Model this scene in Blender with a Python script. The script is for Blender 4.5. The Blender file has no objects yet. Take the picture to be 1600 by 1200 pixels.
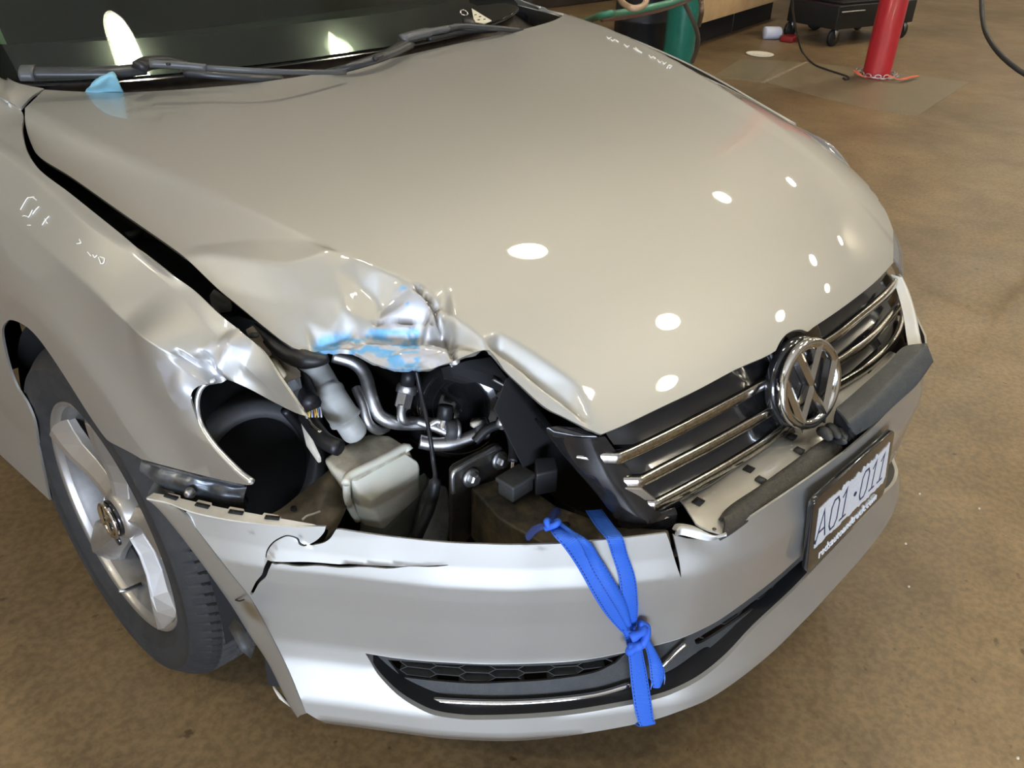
import bpy, bmesh, math, random
import numpy as np
from mathutils import Vector, Matrix
from mathutils.geometry import delaunay_2d_cdt
random.seed(7); np.random.seed(7)
S = bpy.context.scene
C = S.collection

# ---------------------------------------------------------------- camera
CAM = np.array([-1.27, -0.446, 1.39]); YAW, PIT, ROL, FPX = 0.828, -0.545, 0.038, 1354.0
_fw = np.array([math.sin(YAW)*math.cos(PIT), math.cos(YAW)*math.cos(PIT), math.sin(PIT)])
_r = np.array([math.cos(YAW), -math.sin(YAW), 0.0]); _u = np.cross(_r, _fw)
_r, _u = _r*math.cos(ROL)+_u*math.sin(ROL), -_r*math.sin(ROL)+_u*math.cos(ROL)
cd = bpy.data.cameras.new('camera'); cam = bpy.data.objects.new('camera', cd); C.objects.link(cam)
cd.sensor_width = 36; cd.lens = FPX*36/1600; cd.clip_start = 0.02; cd.clip_end = 200
M = Matrix.Identity(4)
for i in range(3):
    M[i][0] = _r[i]; M[i][1] = _u[i]; M[i][2] = -_fw[i]; M[i][3] = CAM[i]
cam.matrix_world = M
S.camera = cam
S.view_settings.view_transform = 'Standard'; S.view_settings.look = 'None'
S.view_settings.gamma = 1; S.view_settings.use_curve_mapping = False
S.view_settings.exposure = -0.08

# ---------------------------------------------------------------- daylight and ceiling lamps
W = bpy.data.worlds.new('world'); S.world = W; W.use_nodes = True
bg = W.node_tree.nodes['Background']; bg.inputs[0].default_value = (0.62, 0.74, 1.0, 1); bg.inputs[1].default_value = 1.6
def area(name, loc, aim, size, power, col, shape='DISK', sy=None):
    l = bpy.data.lights.new(name, 'AREA'); l.shape = shape; l.size = size
    if sy: l.size_y = sy
    l.energy = power; l.color = col
    o = bpy.data.objects.new(name, l); C.objects.link(o); o.location = loc
    o.rotation_euler = (Vector(aim)-Vector(loc)).to_track_quat('-Z', 'Y').to_euler()
    return o
CEIL = 6.2
LAMP_Z = 5.5
LAMPS = [(3.1, 1.75), (8.2, 2.05), (13.6, 2.6), (3.75, -1.0), (10.6, -0.8), (15.4, -0.3), (3.1, -2.6), (7.2, -2.4), (11.2, -2.3), (0.3, 1.85), (1.7, -1.95), (-5.6, 5.2), (-5.6, 1.0)]  # the last lamp is an added one, brightening the near fender
WARM = (1.0, 0.91, 0.72)
for i, (x, y) in enumerate(LAMPS):
    area('ceiling_light', (x, y, LAMP_Z-0.02), (x, y, 0), 0.42, 105 if x < -3 else (90 if x > 6 and y > 1.5 else 30), WARM)
    area('ceiling_light_upward', (x, y, LAMP_Z+0.02), (x, y, 9), 0.42, 88, WARM)
# daylight entering through the open bay door at the front of the left wall
area('bay_door_daylight', (-6.6, -5.6, 1.15), (0, -0.2, 0.6), 4.8, 1080, (0.68, 0.79, 1.0), 'RECTANGLE', 2.1)

# ---------------------------------------------------------------- helpers
def ray(px, py): return _fw + _r*(px-800)/FPX - _u*(py-600)/FPX
def proj(P):
    P = np.atleast_2d(P); d = P-CAM; z = d@_fw
    return np.stack([800+FPX*(d@_r)/z, 600-FPX*(d@_u)/z], 1)
def un(px, py, **k):
    a, v = list(k.items())[0]; i = 'xyz'.index(a); d = ray(px, py)
    return CAM+d*(v-CAM[i])/d[i]
def P3(pts, ax='z'):                                   # [(px, py, plane value)] -> points in the place
    return np.array([un(p[0], p[1], **{ax: p[2]}) for p in pts])
def cat(pts, n=None, closed=False, per=8):
    """Catmull-Rom through pts; n samples equally spaced by length."""
    p = np.array(pts, float)
    q = np.vstack([p[-1:], p, p[:2]]) if closed else np.vstack([2*p[0]-p[1], p, 2*p[-1]-p[-2]])
    out = []
    for i in range(1, len(q)-2):
        t = np.linspace(0, 1, per, endpoint=False)[:, None]
        a, b, c, d = q[i-1], q[i], q[i+1], q[i+2]
        out.append(0.5*((2*b)+(-a+c)*t+(2*a-5*b+4*c-d)*t*t+(-a+3*b-3*c+d)*t**3))
    out = np.vstack(out+([] if closed else [p[-1:]]))
    if n:
        L = np.r_[0, np.cumsum(np.linalg.norm(np.diff(out, axis=0), axis=1))]
        s = np.linspace(0, L[-1], n)
        out = np.stack([np.interp(s, L, out[:, k]) for k in range(out.shape[1])], 1)
    return out
def lin(pts, n):
    out = np.array(pts, float)
    L = np.r_[0, np.cumsum(np.linalg.norm(np.diff(out, axis=0), axis=1))]
    s = np.linspace(0, L[-1], n)
    return np.stack([np.interp(s, L, out[:, k]) for k in range(out.shape[1])], 1)
def inpoly(P, poly):
    x, y = P[:, 0], P[:, 1]; r = np.zeros(len(P), bool); q = np.array(poly)
    for i in range(len(q)):
        x1, y1 = q[i]; x2, y2 = q[i-1]
        if y1 == y2: continue
        c = (y1 > y) != (y2 > y)
        r ^= c & (x < (x2-x1)*(y-y1)/(y2-y1)+x1)
    return r
def pdist(P, line, closed=False):
    q = np.array(line, float)
    if closed: q = np.vstack([q, q[:1]])
    best = np.full(len(P), 1e9)
    for a, b in zip(q[:-1], q[1:]):
        d = b-a; t = np.clip(((P-a)@d)/max(d@d, 1e-12), 0, 1)
        best = np.minimum(best, np.linalg.norm(a+t[:, None]*d-P, axis=1))
    return best
def sstep(a, b, x):
    t = np.clip((np.asarray(x, float)-a)/(b-a), 0, 1); return t*t*(3-2*t)
_rng = np.random.RandomState(3); _G = _rng.rand(64, 64)
def vnoise(x, y):
    xi = np.floor(x).astype(int); yi = np.floor(y).astype(int); fx = x-xi; fy = y-yi
    fx = fx*fx*(3-2*fx); fy = fy*fy*(3-2*fy); g = lambda i, j: _G[i % 64, j % 64]
    return (g(xi, yi)*(1-fx)+g(xi+1, yi)*fx)*(1-fy)+(g(xi, yi+1)*(1-fx)+g(xi+1, yi+1)*fx)*fy

def link(name, me, mat=None, parent=None):
    o = bpy.data.objects.new(name, me); C.objects.link(o)
    if mat is not None:
        for m in (mat if isinstance(mat, (list, tuple)) else [mat]): me.materials.append(m)
    if parent is not None: o.parent = parent
    return o
def mesh(name, V, F, mat=None, parent=None, smooth=True, solid=0, off=-1, bevel=0, sub=0, origin=None, merge=0):
    me = bpy.data.meshes.new(name); V = np.array(V, float)
    me.from_pydata([tuple(v) for v in V], [], [tuple(int(i) for i in f) for f in F]); me.validate()
    bm = bmesh.new(); bm.from_mesh(me)
    if merge: bmesh.ops.remove_doubles(bm, verts=bm.verts, dist=merge)
    bmesh.ops.recalc_face_normals(bm, faces=bm.faces); bm.to_mesh(me); bm.free()
    if smooth: me.shade_smooth()
    if smooth and solid:
        n_ = np.zeros(len(me.edges), int); ek = {e.key: e.index for e in me.edges}
        for p_ in me.polygons:
            for k_ in p_.edge_keys: n_[ek[k_]] += 1
        for e in me.edges:
            if n_[e.index] == 1: e.use_edge_sharp = True
    o = link(name, me, mat, parent)
    if bevel:
        b = o.modifiers.new('b', 'BEVEL'); b.width = bevel; b.segments = 3; b.limit_method = 'ANGLE'; b.angle_limit = 0.6
    if sub:
        s = o.modifiers.new('s', 'SUBSURF'); s.levels = s.render_levels = sub
    if solid:
        s = o.modifiers.new('t', 'SOLIDIFY'); s.thickness = solid; s.offset = off; s.use_even_offset = False
    return o
def sharp(o, ang=35):
    me = o.data; bm = bmesh.new(); bm.from_mesh(me)
    for e in bm.edges:
        if len(e.link_faces) == 2 and e.calc_face_angle(0) > math.radians(ang): e.smooth = False
    bm.to_mesh(me); bm.free(); me.shade_smooth()
    at = me.attributes.get('sharp_edge')
    return o
class MB:
    """collects shapes into one mesh"""
    def __init__(s): s.V = []; s.F = []; s.mi = []
    def add(s, V, F, m=0):
        k = len(s.V); s.V += [tuple(v) for v in V]; s.F += [tuple(i+k for i in f) for f in F]; s.mi += [m]*len(F); return s
    def box(s, c, d, R=None, m=0):
        c = np.array(c, float); d = np.array(d, float)/2
        V = np.array([[sx, sy, sz] for sx in (-1, 1) for sy in (-1, 1) for sz in (-1, 1)])*d
        if R is not None: V = V@np.array(R).T
        return s.add(V+c, [(0, 1, 3, 2), (4, 6, 7, 5), (0, 4, 5, 1), (2, 3, 7, 6), (0, 2, 6, 4), (1, 5, 7, 3)], m)
    def hull8(s, top, bot, m=0):
        n = len(top); V = list(top)+list(bot)
        F = [tuple(range(n)), tuple(range(2*n-1, n-1, -1))]+[(i, i+n, (i+1) % n+n, (i+1) % n) for i in range(n)]
        return s.add(V, F, m)
    def tube(s, pts, r, n=12, m=0, cap=True, closed=False):
        p = np.array(pts, float); N = len(p); r = np.broadcast_to(np.array(r, float), (N,))
        T = np.gradient(p, axis=0)
        if closed: T = np.roll(p, -1, 0)-np.roll(p, 1, 0)
        T /= np.linalg.norm(T, axis=1)[:, None]+1e-12
        ref = np.array([0, 0, 1.0]) if abs(T[0][2]) < 0.9 else np.array([1.0, 0, 0])
        a = np.cross(T[0], ref); a /= np.linalg.norm(a); V = []
        ang = np.linspace(0, 2*np.pi, n, endpoint=False)
        for i in range(N):
            a = a-T[i]*(a@T[i]); a /= np.linalg.norm(a); b = np.cross(T[i], a)
            V += [p[i]+r[i]*(math.cos(t)*a+math.sin(t)*b) for t in ang]
        K = N if closed else N-1
        F = [(i*n+j, i*n+(j+1) % n, ((i+1) % N)*n+(j+1) % n, ((i+1) % N)*n+j) for i in range(K) for j in range(n)]
        if cap and not closed: F += [tuple(range(n-1, -1, -1)), tuple(range((N-1)*n, N*n))]
        return s.add(V, F, m)
    def cyl(s, a, b, r, r2=None, n=24, m=0):
        a = np.array(a, float); b = np.array(b, float)
        return s.tube([a, b], [r, r2 if r2 is not None else r], n, m)
    def lathe(s, c, ax, prof, n=48, m=0, ref=None):
        """prof: [(radius, distance along the axis)]"""
        c = np.array(c, float); ax = np.array(ax, float); ax /= np.linalg.norm(ax)
        a = np.cross(ax, [0, 0, 1.0]) if abs(ax[2]) < 0.9 else np.cross(ax, [1.0, 0, 0]); a /= np.linalg.norm(a); b = np.cross(ax, a)
        V = []
        for r, h in prof: V += [c+ax*h+r*(math.cos(t)*a+math.sin(t)*b) for t in np.linspace(0, 2*np.pi, n, endpoint=False)]
        F = [(i*n+j, i*n+(j+1) % n, (i+1)*n+(j+1) % n, (i+1)*n+j) for i in range(len(prof)-1) for j in range(n)]
        return s.add(V, F, m)
    def grid(s, G, m=0, cu=False, cv=False):
        G = np.array(G); a, b = G.shape[:2]
        F = [(i*b+j, i*b+(j+1) % b, ((i+1) % a)*b+(j+1) % b, ((i+1) % a)*b+j) for i in range(a if cu else a-1) for j in range(b if cv else b-1)]
        return s.add(G.reshape(-1, 3), F, m)
    def build(s, name, mat=None, parent=None, **k):
        o = mesh(name, s.V, s.F, mat, parent, **k)
        if any(s.mi) and len(o.data.polygons) == len(s.mi): o.data.polygons.foreach_set('material_index', s.mi)
        return o
def loft(rails, n, m=1, lin_u=False):
    """grid through rails (each a 3D polyline), m extra steps between rails (smooth)"""
    R = np.array([(lin if lin_u else cat)(r, n) for r in rails])
    if m > 1:
        k = len(R); out = []
        Q = np.concatenate([2*R[:1]-R[1:2], R, 2*R[-1:]-R[-2:-1]])
        for i in range(1, k):
            for t in np.linspace(0, 1, m, endpoint=False):
                a, b, c, d = Q[i-1], Q[i], Q[i+1], Q[i+2]
                out.append(0.5*((2*b)+(-a+c)*t+(2*a-5*b+4*c-d)*t*t+(-a+3*b-3*c+d)*t**3))
        out.append(R[-1]); R = np.array(out)
    return R

class Surf:
    """f(u, v) -> points; a dense table turns pixels into (u, v)"""
    def __init__(s, f, u0, u1, v0, v1, nu=420, nv=420):
        s.f = f; U, Vv = np.meshgrid(np.linspace(u0, u1, nu), np.linspace(v0, v1, nv), indexing='ij')
        s.U = U; s.V = Vv; P = f(U.ravel(), Vv.ravel()); s.d = np.linalg.norm(P-CAM, axis=1).reshape(U.shape)
        s.px = proj(P).reshape(U.shape+(2,)); s.lim = (u0, u1, v0, v1)
        s.hu = (u1-u0)/(nu-1); s.hv = (v1-v0)/(nv-1)
    def inv(s, pts):
        out = []
        for p in pts:
            D = ((s.px-np.array(p[:2]))**2).sum(2)
            near = D < max(D.min()*1.5, 9.0)
            k = np.where(near, s.d, 1e9)
            k = np.where(near & (s.d < k.min()+.06), D, 1e9)
            i, j = np.unravel_index(np.argmin(k), D.shape); q = np.array([s.U[i, j], s.V[i, j]])
            for _ in range(4):
                b = proj(s.f(np.array([q[0]]), np.array([q[1]])))[0]
                e = 1e-4
                ju = (proj(s.f(np.array([q[0]+e]), np.array([q[1]])))[0]-b)/e
                jv = (proj(s.f(np.array([q[0]]), np.array([q[1]+e])))[0]-b)/e
                J = np.stack([ju, jv], 1)
                if abs(np.linalg.det(J)) < 1e-3: break
                st = np.linalg.solve(J, np.array(p[:2])-b)
                st = np.clip(st, [-3*s.hu, -3*s.hv], [3*s.hu, 3*s.hv]); q = q+st
            out.append(q)
        return np.array(out)
    def at(s, uv): uv = np.array(uv); return s.f(uv[:, 0], uv[:, 1])
def trimmed(surf, outer, holes=(), h=(0.01, 0.01), fine=None):
    """triangulated patch of surf inside outer (uv) minus holes; fine: (polygon uv, (du, dv))"""
    u0, v0 = outer.min(0); u1, v1 = outer.max(0)
    def grid(a0, a1, b0, b1, h):
        g = np.stack(np.meshgrid(np.arange(a0, a1, h[0]), np.arange(b0, b1, h[1]), indexing='ij'), -1).reshape(-1, 2)
        return g
    pts = grid(u0, u1, v0, v1, h)
    if fine is not None:
        fp = np.array(fine[0]); pts = pts[~inpoly(pts, fp)]
        g = grid(fp[:, 0].min(), fp[:, 0].max(), fp[:, 1].min(), fp[:, 1].max(), fine[1]); g = g[inpoly(g, fp)]
        pts = np.vstack([pts, g])
    pts = pts[inpoly(pts, outer)]
    sc = np.array([1/h[0], 1/h[1]])
    keep = pdist(pts*sc, outer*sc, True) > (0.35 if fine is None else 0.2)
    for q in holes: keep &= ~inpoly(pts, q) & (pdist(pts*sc, q*sc, True) > 0.2)
    pts = pts[keep]
    V = [Vector(p*sc) for p in outer]; E = [(i, (i+1) % len(outer)) for i in range(len(outer))]
    for q in holes:
        k = len(V); V += [Vector(p*sc) for p in q]; E += [(k+i, k+(i+1) % len(q)) for i in range(len(q))]
    V += [Vector(p*sc) for p in pts]
    r = delaunay_2d_cdt(V, E, [], 0, 1e-5)
    vv = np.array([tuple(v) for v in r[0]])/sc; F = np.array([f for f in r[2]])
    c = vv[F].mean(1); ok = inpoly(c, outer)
    for q in holes: ok &= ~inpoly(c, q)
    F = F[ok]; used = np.unique(F); mp = -np.ones(len(vv), int); mp[used] = np.arange(len(used))
    return vv[used], mp[F]
def attr(o, name, vals):
    a = o.data.attributes.new(name, 'FLOAT', 'POINT'); a.data.foreach_set('value', np.asarray(vals, np.float32))

def tag(o, label=None, cat_=None, group=None, kind=None):
    if label: o['label'] = label
    if cat_: o['category'] = cat_
    if group: o['group'] = group
    if kind: o['kind'] = kind
    return o
def empty(name, loc=(0, 0, 0), parent=None):
    o = bpy.data.objects.new(name, None); C.objects.link(o); o.location = loc; o.empty_display_size = 0.1
    if parent: o.parent = parent
    return o

# ---------------------------------------------------------------- materials
def mat(name, col=(0.5, 0.5, 0.5), rough=0.5, metal=0.0, coat=0.0, cr=0.03, noise=None, bump=None, trans=0, ior=1.45, spec=0.5, sheen=0, col2=None, rn=0.0, sss=0):
    """noise = (scale, amount) mixes col towards col2; bump = (scale, strength)"""
    m = bpy.data.materials.new(name); m.use_nodes = True; nt = m.node_tree; b = nt.nodes['Principled BSDF']
    b.inputs['Base Color'].default_value = (*col, 1); b.inputs['Roughness'].default_value = rough
    b.inputs['Metallic'].default_value = metal; b.inputs['Coat Weight'].default_value = coat; b.inputs['Coat Roughness'].default_value = cr
    b.inputs['Transmission Weight'].default_value = trans; b.inputs['IOR'].default_value = ior; b.inputs['Specular IOR Level'].default_value = spec
    if sss: b.inputs['Subsurface Weight'].default_value = sss; b.inputs['Subsurface Scale'].default_value = 0.02
    N = nt.nodes; Lk = nt.links
    tc = N.new('ShaderNodeTexCoord')
    if noise:
        n = N.new('ShaderNodeTexNoise'); n.inputs['Scale'].default_value = noise[0]; n.inputs['Detail'].default_value = 8; n.inputs['Roughness'].default_value = 0.65
        Lk.new(tc.outputs['Object'], n.inputs['Vector'])
        r = N.new('ShaderNodeValToRGB'); r.color_ramp.elements[0].position = 0.38; r.color_ramp.elements[1].position = 0.66
        c2 = col2 or tuple(c*0.5 for c in col)
        r.color_ramp.elements[0].color = (*col, 1); r.color_ramp.elements[1].color = (*[a*(1-noise[1])+b_*noise[1] for a, b_ in zip(col, c2)], 1)
        Lk.new(n.outputs['Fac'], r.inputs['Fac']); Lk.new(r.outputs['Color'], b.inputs['Base Color'])
        if rn:
            mr = N.new('ShaderNodeMapRange'); mr.inputs['To Min'].default_value = rough-rn; mr.inputs['To Max'].default_value = rough+rn
            Lk.new(n.outputs['Fac'], mr.inputs['Value']); Lk.new(mr.outputs['Result'], b.inputs['Roughness'])
    if bump:
        n2 = N.new('ShaderNodeTexNoise'); n2.inputs['Scale'].default_value = bump[0]; n2.inputs['Detail'].default_value = 6
        Lk.new(tc.outputs['Object'], n2.inputs['Vector'])
        bp = N.new('ShaderNodeBump'); bp.inputs['Strength'].default_value = bump[1]; bp.inputs['Distance'].default_value = 0.004
        Lk.new(n2.outputs['Fac'], bp.inputs['Height']); Lk.new(bp.outputs['Normal'], b.inputs['Normal'])
    return m
def paint():
    """silver metallic with clear coat; attribute 'bare' = scraped white primer, 'blue' = blue transfer, 'mark' = white chalk"""
    m = mat('silver_paint', (0.52, 0.515, 0.475), 0.55, 0.88, 1.0, 0.02)
    nt = m.node_tree; N = nt.nodes; L = nt.links; b = N['Principled BSDF']
    def at(n): a = N.new('ShaderNodeAttribute'); a.attribute_name = n; return a.outputs['Fac']
    def mix(f, a, c):
        x = N.new('ShaderNodeMix'); x.data_type = 'RGBA'; L.new(f, x.inputs[0])
        if isinstance(a, tuple): x.inputs[6].default_value = (*a, 1)
        else: L.new(a, x.inputs[6])
        x.inputs[7].default_value = (*c, 1); return x.outputs[2]
    def mth(op, a, c):
        x = N.new('ShaderNodeMath'); x.operation = op
        for i, v in enumerate((a, c)):
            if isinstance(v, (int, float)): x.inputs[i].default_value = v
            else: L.new(v, x.inputs[i])
        x.use_clamp = True; return x.outputs[0]
    c = mix(at('bare'), (0.50, 0.495, 0.455), (0.50, 0.51, 0.54))
    c = mix(at('blue'), c, (0.13, 0.38, 0.62))
    c = mix(at('scuff'), c, (0.16, 0.15, 0.14))
    c = mix(at('mark'), c, (0.85, 0.84, 0.80))
    L.new(c, b.inputs['Base Color'])
    s = mth('ADD', mth('MULTIPLY', at('bare'), 0.55), mth('ADD', at('blue'), at('mark')))
    L.new(mth('SUBTRACT', 0.88, mth('MULTIPLY', s, 0.5)), b.inputs['Metallic'])
    L.new(mth('SUBTRACT', 1.0, mth('MULTIPLY', s, 0.8)), b.inputs['Coat Weight'])
    # film of road dust low on the body
    return m
MT = {}
MT['paint'] = paint()
MT['black'] = mat('black_plastic', (0.012, 0.012, 0.013), 0.45, bump=(300, 0.05))
MT['gloss'] = mat('gloss_black_plastic', (0.010, 0.010, 0.011), 0.14, coat=0.6, noise=(60, 0.3), col2=(0.03, 0.028, 0.025), rn=0.06)
MT['char'] = mat('charcoal_plastic', (0.035, 0.037, 0.037), 0.55, noise=(40, 0.6), col2=(0.06, 0.058, 0.05), bump=(400, 0.1))
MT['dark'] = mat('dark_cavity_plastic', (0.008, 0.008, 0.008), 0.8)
MT['chrome'] = mat('chrome', (0.78, 0.76, 0.72), 0.09, 1.0)
MT['dirtychrome'] = mat('grimy_chrome', (0.72, 0.70, 0.65), 0.16, 1.0, noise=(220, 0.8), col2=(0.25, 0.22, 0.17), rn=0.12)
MT['alu'] = mat('aluminium', (0.60, 0.60, 0.60), 0.42, 1.0, noise=(60, 0.6), col2=(0.3, 0.29, 0.27))
MT['rubber'] = mat('tyre_rubber', (0.013, 0.013, 0.013), 0.75, noise=(30, 0.6), col2=(0.028, 0.026, 0.022), bump=(250, 0.15))
MT['rim'] = mat('silver_wheel_paint', (0.36, 0.35, 0.33), 0.4, 0.8, 0.6, 0.06, noise=(9, 0.6), col2=(0.42, 0.38, 0.32))
MT['tank'] = mat('dusty_white_tank_plastic', (0.58, 0.54, 0.42), 0.42, noise=(22, 0.95), col2=(0.24, 0.19, 0.11), sss=0.15)
MT['tank_clean'] = mat('white_tank_plastic', (0.64, 0.62, 0.51), 0.38, noise=(7, 0.3), col2=(0.48, 0.45, 0.33), sss=0.2)
MT['rust'] = mat('grimy_brown_steel', (0.12, 0.095, 0.06), 0.5, 0.3, noise=(26, 0.8), col2=(0.045, 0.035, 0.022), bump=(80, 0.2))
MT['steel'] = mat('black_painted_steel', (0.022, 0.021, 0.02), 0.38, 0.2, noise=(26, 0.7), col2=(0.06, 0.05, 0.035))
MT['cream'] = mat('bare_cream_plastic', (0.56, 0.52, 0.43), 0.4, noise=(30, 0.5), col2=(0.36, 0.32, 0.24))
MT['blue'] = mat('blue_webbing', (0.025, 0.11, 0.56), 0.62, spec=0.4)
MT['bluedark'] = mat('navy_stitching', (0.006, 0.018, 0.10), 0.8)
# ---------------------------------------------------------------- the workshop: floor, walls, ceiling
def floor_mat():
    m = mat('stained_concrete', (0.30, 0.215, 0.12), 0.42); nt = m.node_tree; N = nt.nodes; L = nt.links; b = N['Principled BSDF']
    tc = N.new('ShaderNodeTexCoord')
    def noise(s, d, r=0.6):
        n = N.new('ShaderNodeTexNoise'); n.inputs['Scale'].default_value = s; n.inputs['Detail'].default_value = d; n.inputs['Roughness'].default_value = r
        L.new(tc.outputs['Object'], n.inputs['Vector']); return n.outputs['Fac']
    def ramp(f, a, c, p0=0.35, p1=0.68):
        r = N.new('ShaderNodeValToRGB'); r.color_ramp.elements[0].position = p0; r.color_ramp.elements[1].position = p1
        r.color_ramp.elements[0].color = (*a, 1); r.color_ramp.elements[1].color = (*c, 1); L.new(f, r.inputs['Fac']); return r.outputs['Color']
    def mul(a, c, f=1.0):
        x = N.new('ShaderNodeMix'); x.data_type = 'RGBA'; x.blend_type = 'MULTIPLY'; x.inputs[0].default_value = f
        L.new(a, x.inputs[6]); L.new(c, x.inputs[7]); return x.outputs[2]
    c = ramp(noise(0.9, 8), (0.155, 0.108, 0.054), (0.275, 0.195, 0.102))
    c = mul(c, ramp(noise(5, 10, 0.7), (0.72, 0.70, 0.66), (1.1, 1.08, 1.02)))
    c = mul(c, ramp(noise(60, 4), (0.78, 0.77, 0.76), (1.06, 1.06, 1.06), 0.4, 0.6))
    c = mul(c, ramp(noise(28, 3, 0.5), (0.45, 0.42, 0.4), (1, 1, 1), 0.27, 0.33))
    L.new(c, b.inputs['Base Color'])
    mr = N.new('ShaderNodeMapRange'); mr.inputs['To Min'].default_value = 0.30; mr.inputs['To Max'].default_value = 0.6
    L.new(noise(3, 6), mr.inputs['Value']); L.new(mr.outputs[0], b.inputs['Roughness'])
    bp = N.new('ShaderNodeBump'); bp.inputs['Strength'].default_value = 0.12; bp.inputs['Distance'].default_value = 0.003
    L.new(noise(120, 4), bp.inputs['Height']); L.new(bp.outputs['Normal'], b.inputs['Normal'])
    return m
MT['floor'] = floor_mat()
MT['slab'] = mat('patched_grey_concrete', (0.165, 0.14, 0.085), 0.4, noise=(6, 0.7), col2=(0.25, 0.2, 0.125), rn=0.1)
MT['joint'] = mat('pale_joint_filler', (0.30, 0.25, 0.17), 0.6, noise=(20, 0.6))
MT['wall'] = mat('painted_block_wall', (0.62, 0.58, 0.50), 0.7, noise=(2, 0.4))
MT['ceil'] = mat('insulated_ceiling', (0.78, 0.74, 0.66), 0.8)
def structure(name, V, F, m): return tag(mesh(name, V, F, m, smooth=False), kind='structure')
X0, X1, Y0, Y1 = -7.2, 16.0, -9.0, 12.0
b = MB().box(((X0+X1)/2, (Y0+Y1)/2, -0.05), (X1-X0, Y1-Y0, 0.1)); structure('floor', b.V, b.F, MT['floor'])
b = MB().box(((X0+X1)/2, (Y0+Y1)/2, CEIL+0.05), (X1-X0, Y1-Y0, 0.1))
structure('ceiling', b.V, b.F, MT['ceil'])
b = MB().box((X1+0.1, (Y0+Y1)/2, CEIL/2), (0.2, Y1-Y0, CEIL)); structure('wall_right', b.V, b.F, MT['wall'])
b = MB().box(((X0+X1)/2, Y1+0.1, CEIL/2), (X1-X0, 0.2, CEIL)); structure('wall_back', b.V, b.F, MT['wall'])
b = MB().box(((X0+X1)/2, Y0-0.1, CEIL/2), (X1-X0, 0.2, CEIL)); structure('wall_front', b.V, b.F, MT['wall'])
b = MB().box((X0-0.1, (Y0-8)/2, CEIL/2), (0.2, -8-Y0, CEIL)).box((X0-0.1, (Y1-2.4)/2, CEIL/2), (0.2, Y1+2.4, CEIL)).box((X0-0.1, -5.2, (3.8+CEIL)/2), (0.2, 5.6, CEIL-3.8))
structure('wall_left', b.V, b.F, MT['wall'])
# darker concrete patches and their joints, level with the floor
def slab(name, px, m, z=0.002):
    p = P3([(x, y, 0) for x, y in px]); top = p+[0, 0, z]; bot = p-[0, 0, 0.02]
    b = MB().hull8(top, bot); return tag(mesh(name, b.V, b.F, m, smooth=False), kind='structure')
slab('trim_1', [(1112, 120), (1158, 92), (1262, 98), (1190, 128)], MT['slab'])
slab('trim_2', [(1196, 129), (1262, 98), (1350, 108), (1514, 129), (1432, 182), (1330, 165)], MT['slab'], 0.003)
slab('trim_3', [(1188, 129), (1258, 97), (1263, 98), (1195, 130)], MT['joint'], 0.004)

# ---------------------------------------------------------------- the car
car = empty('car', (0, 1.6, 0))
car.location = (0, 0, 0)
tag(car, 'silver sedan with smashed front corner, missing headlight and cracked front bumper', 'car')

# hood: a crowned sheet with a crease along each side and a flared front edge
_yy = np.array([.05, .128, .197, .27, .38, .444, .527, .69, .844, 1.09, 1.26, 1.5, 1.8])
_xx = np.array([.46, .477, .506, .53, .552, .575, .602, .644, .674, .712, .721, .725, .725])
_zz = np.array([.685, .745, .79, .828, .867, .886, .907, .935, .955, .975, .984, .99, .99])
_PX = np.polyfit(_yy, _xx, 5); _PZ = np.polyfit(np.sqrt(_yy+.05), _zz, 5)
def xc(y): y = np.clip(y, .03, 1.8); return np.polyval(_PX, y)
def zc(y):
    yc = np.clip(y, .05, 1.8); return np.polyval(_PZ, np.sqrt(yc+.05))+(np.minimum(y-.05, 0)*1.1)
def H0(x, y):
    ax = np.abs(x); c = xc(y)
    y2 = y+.05*np.clip(1-(ax/.47)**2, -.2, 1)*np.clip((1.0-y)/.9, 0, 1)
    z = zc(y2)+(.02+.015*np.clip(y/1.2, 0, 1))*(1-(ax/c)**2)*(ax < c)
    d = np.clip(ax-c, 0, None); a = .026*np.clip((y-.5)/.5, 0, 1)
    return z-a*(1-np.exp(-d/.035))-.2*d-.5*d*d+.045*sstep(0, .85, x)*sstep(.45, 1.25, y)
def hitH(px, py, dz):
    d = ray(px, py); f = lambda t: (CAM+d*t)[2]-dz-float(H0(np.array((CAM+d*t)[0]), np.array((CAM+d*t)[1])))
    t = 0.3
    while f(t) > 0 and t < 4: t += 0.004
    a, c = t-0.004, t
    for _ in range(30):
        m_ = (a+c)/2
        if f(m_) > 0: a = m_
        else: c = m_
    return CAM+d*c
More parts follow.
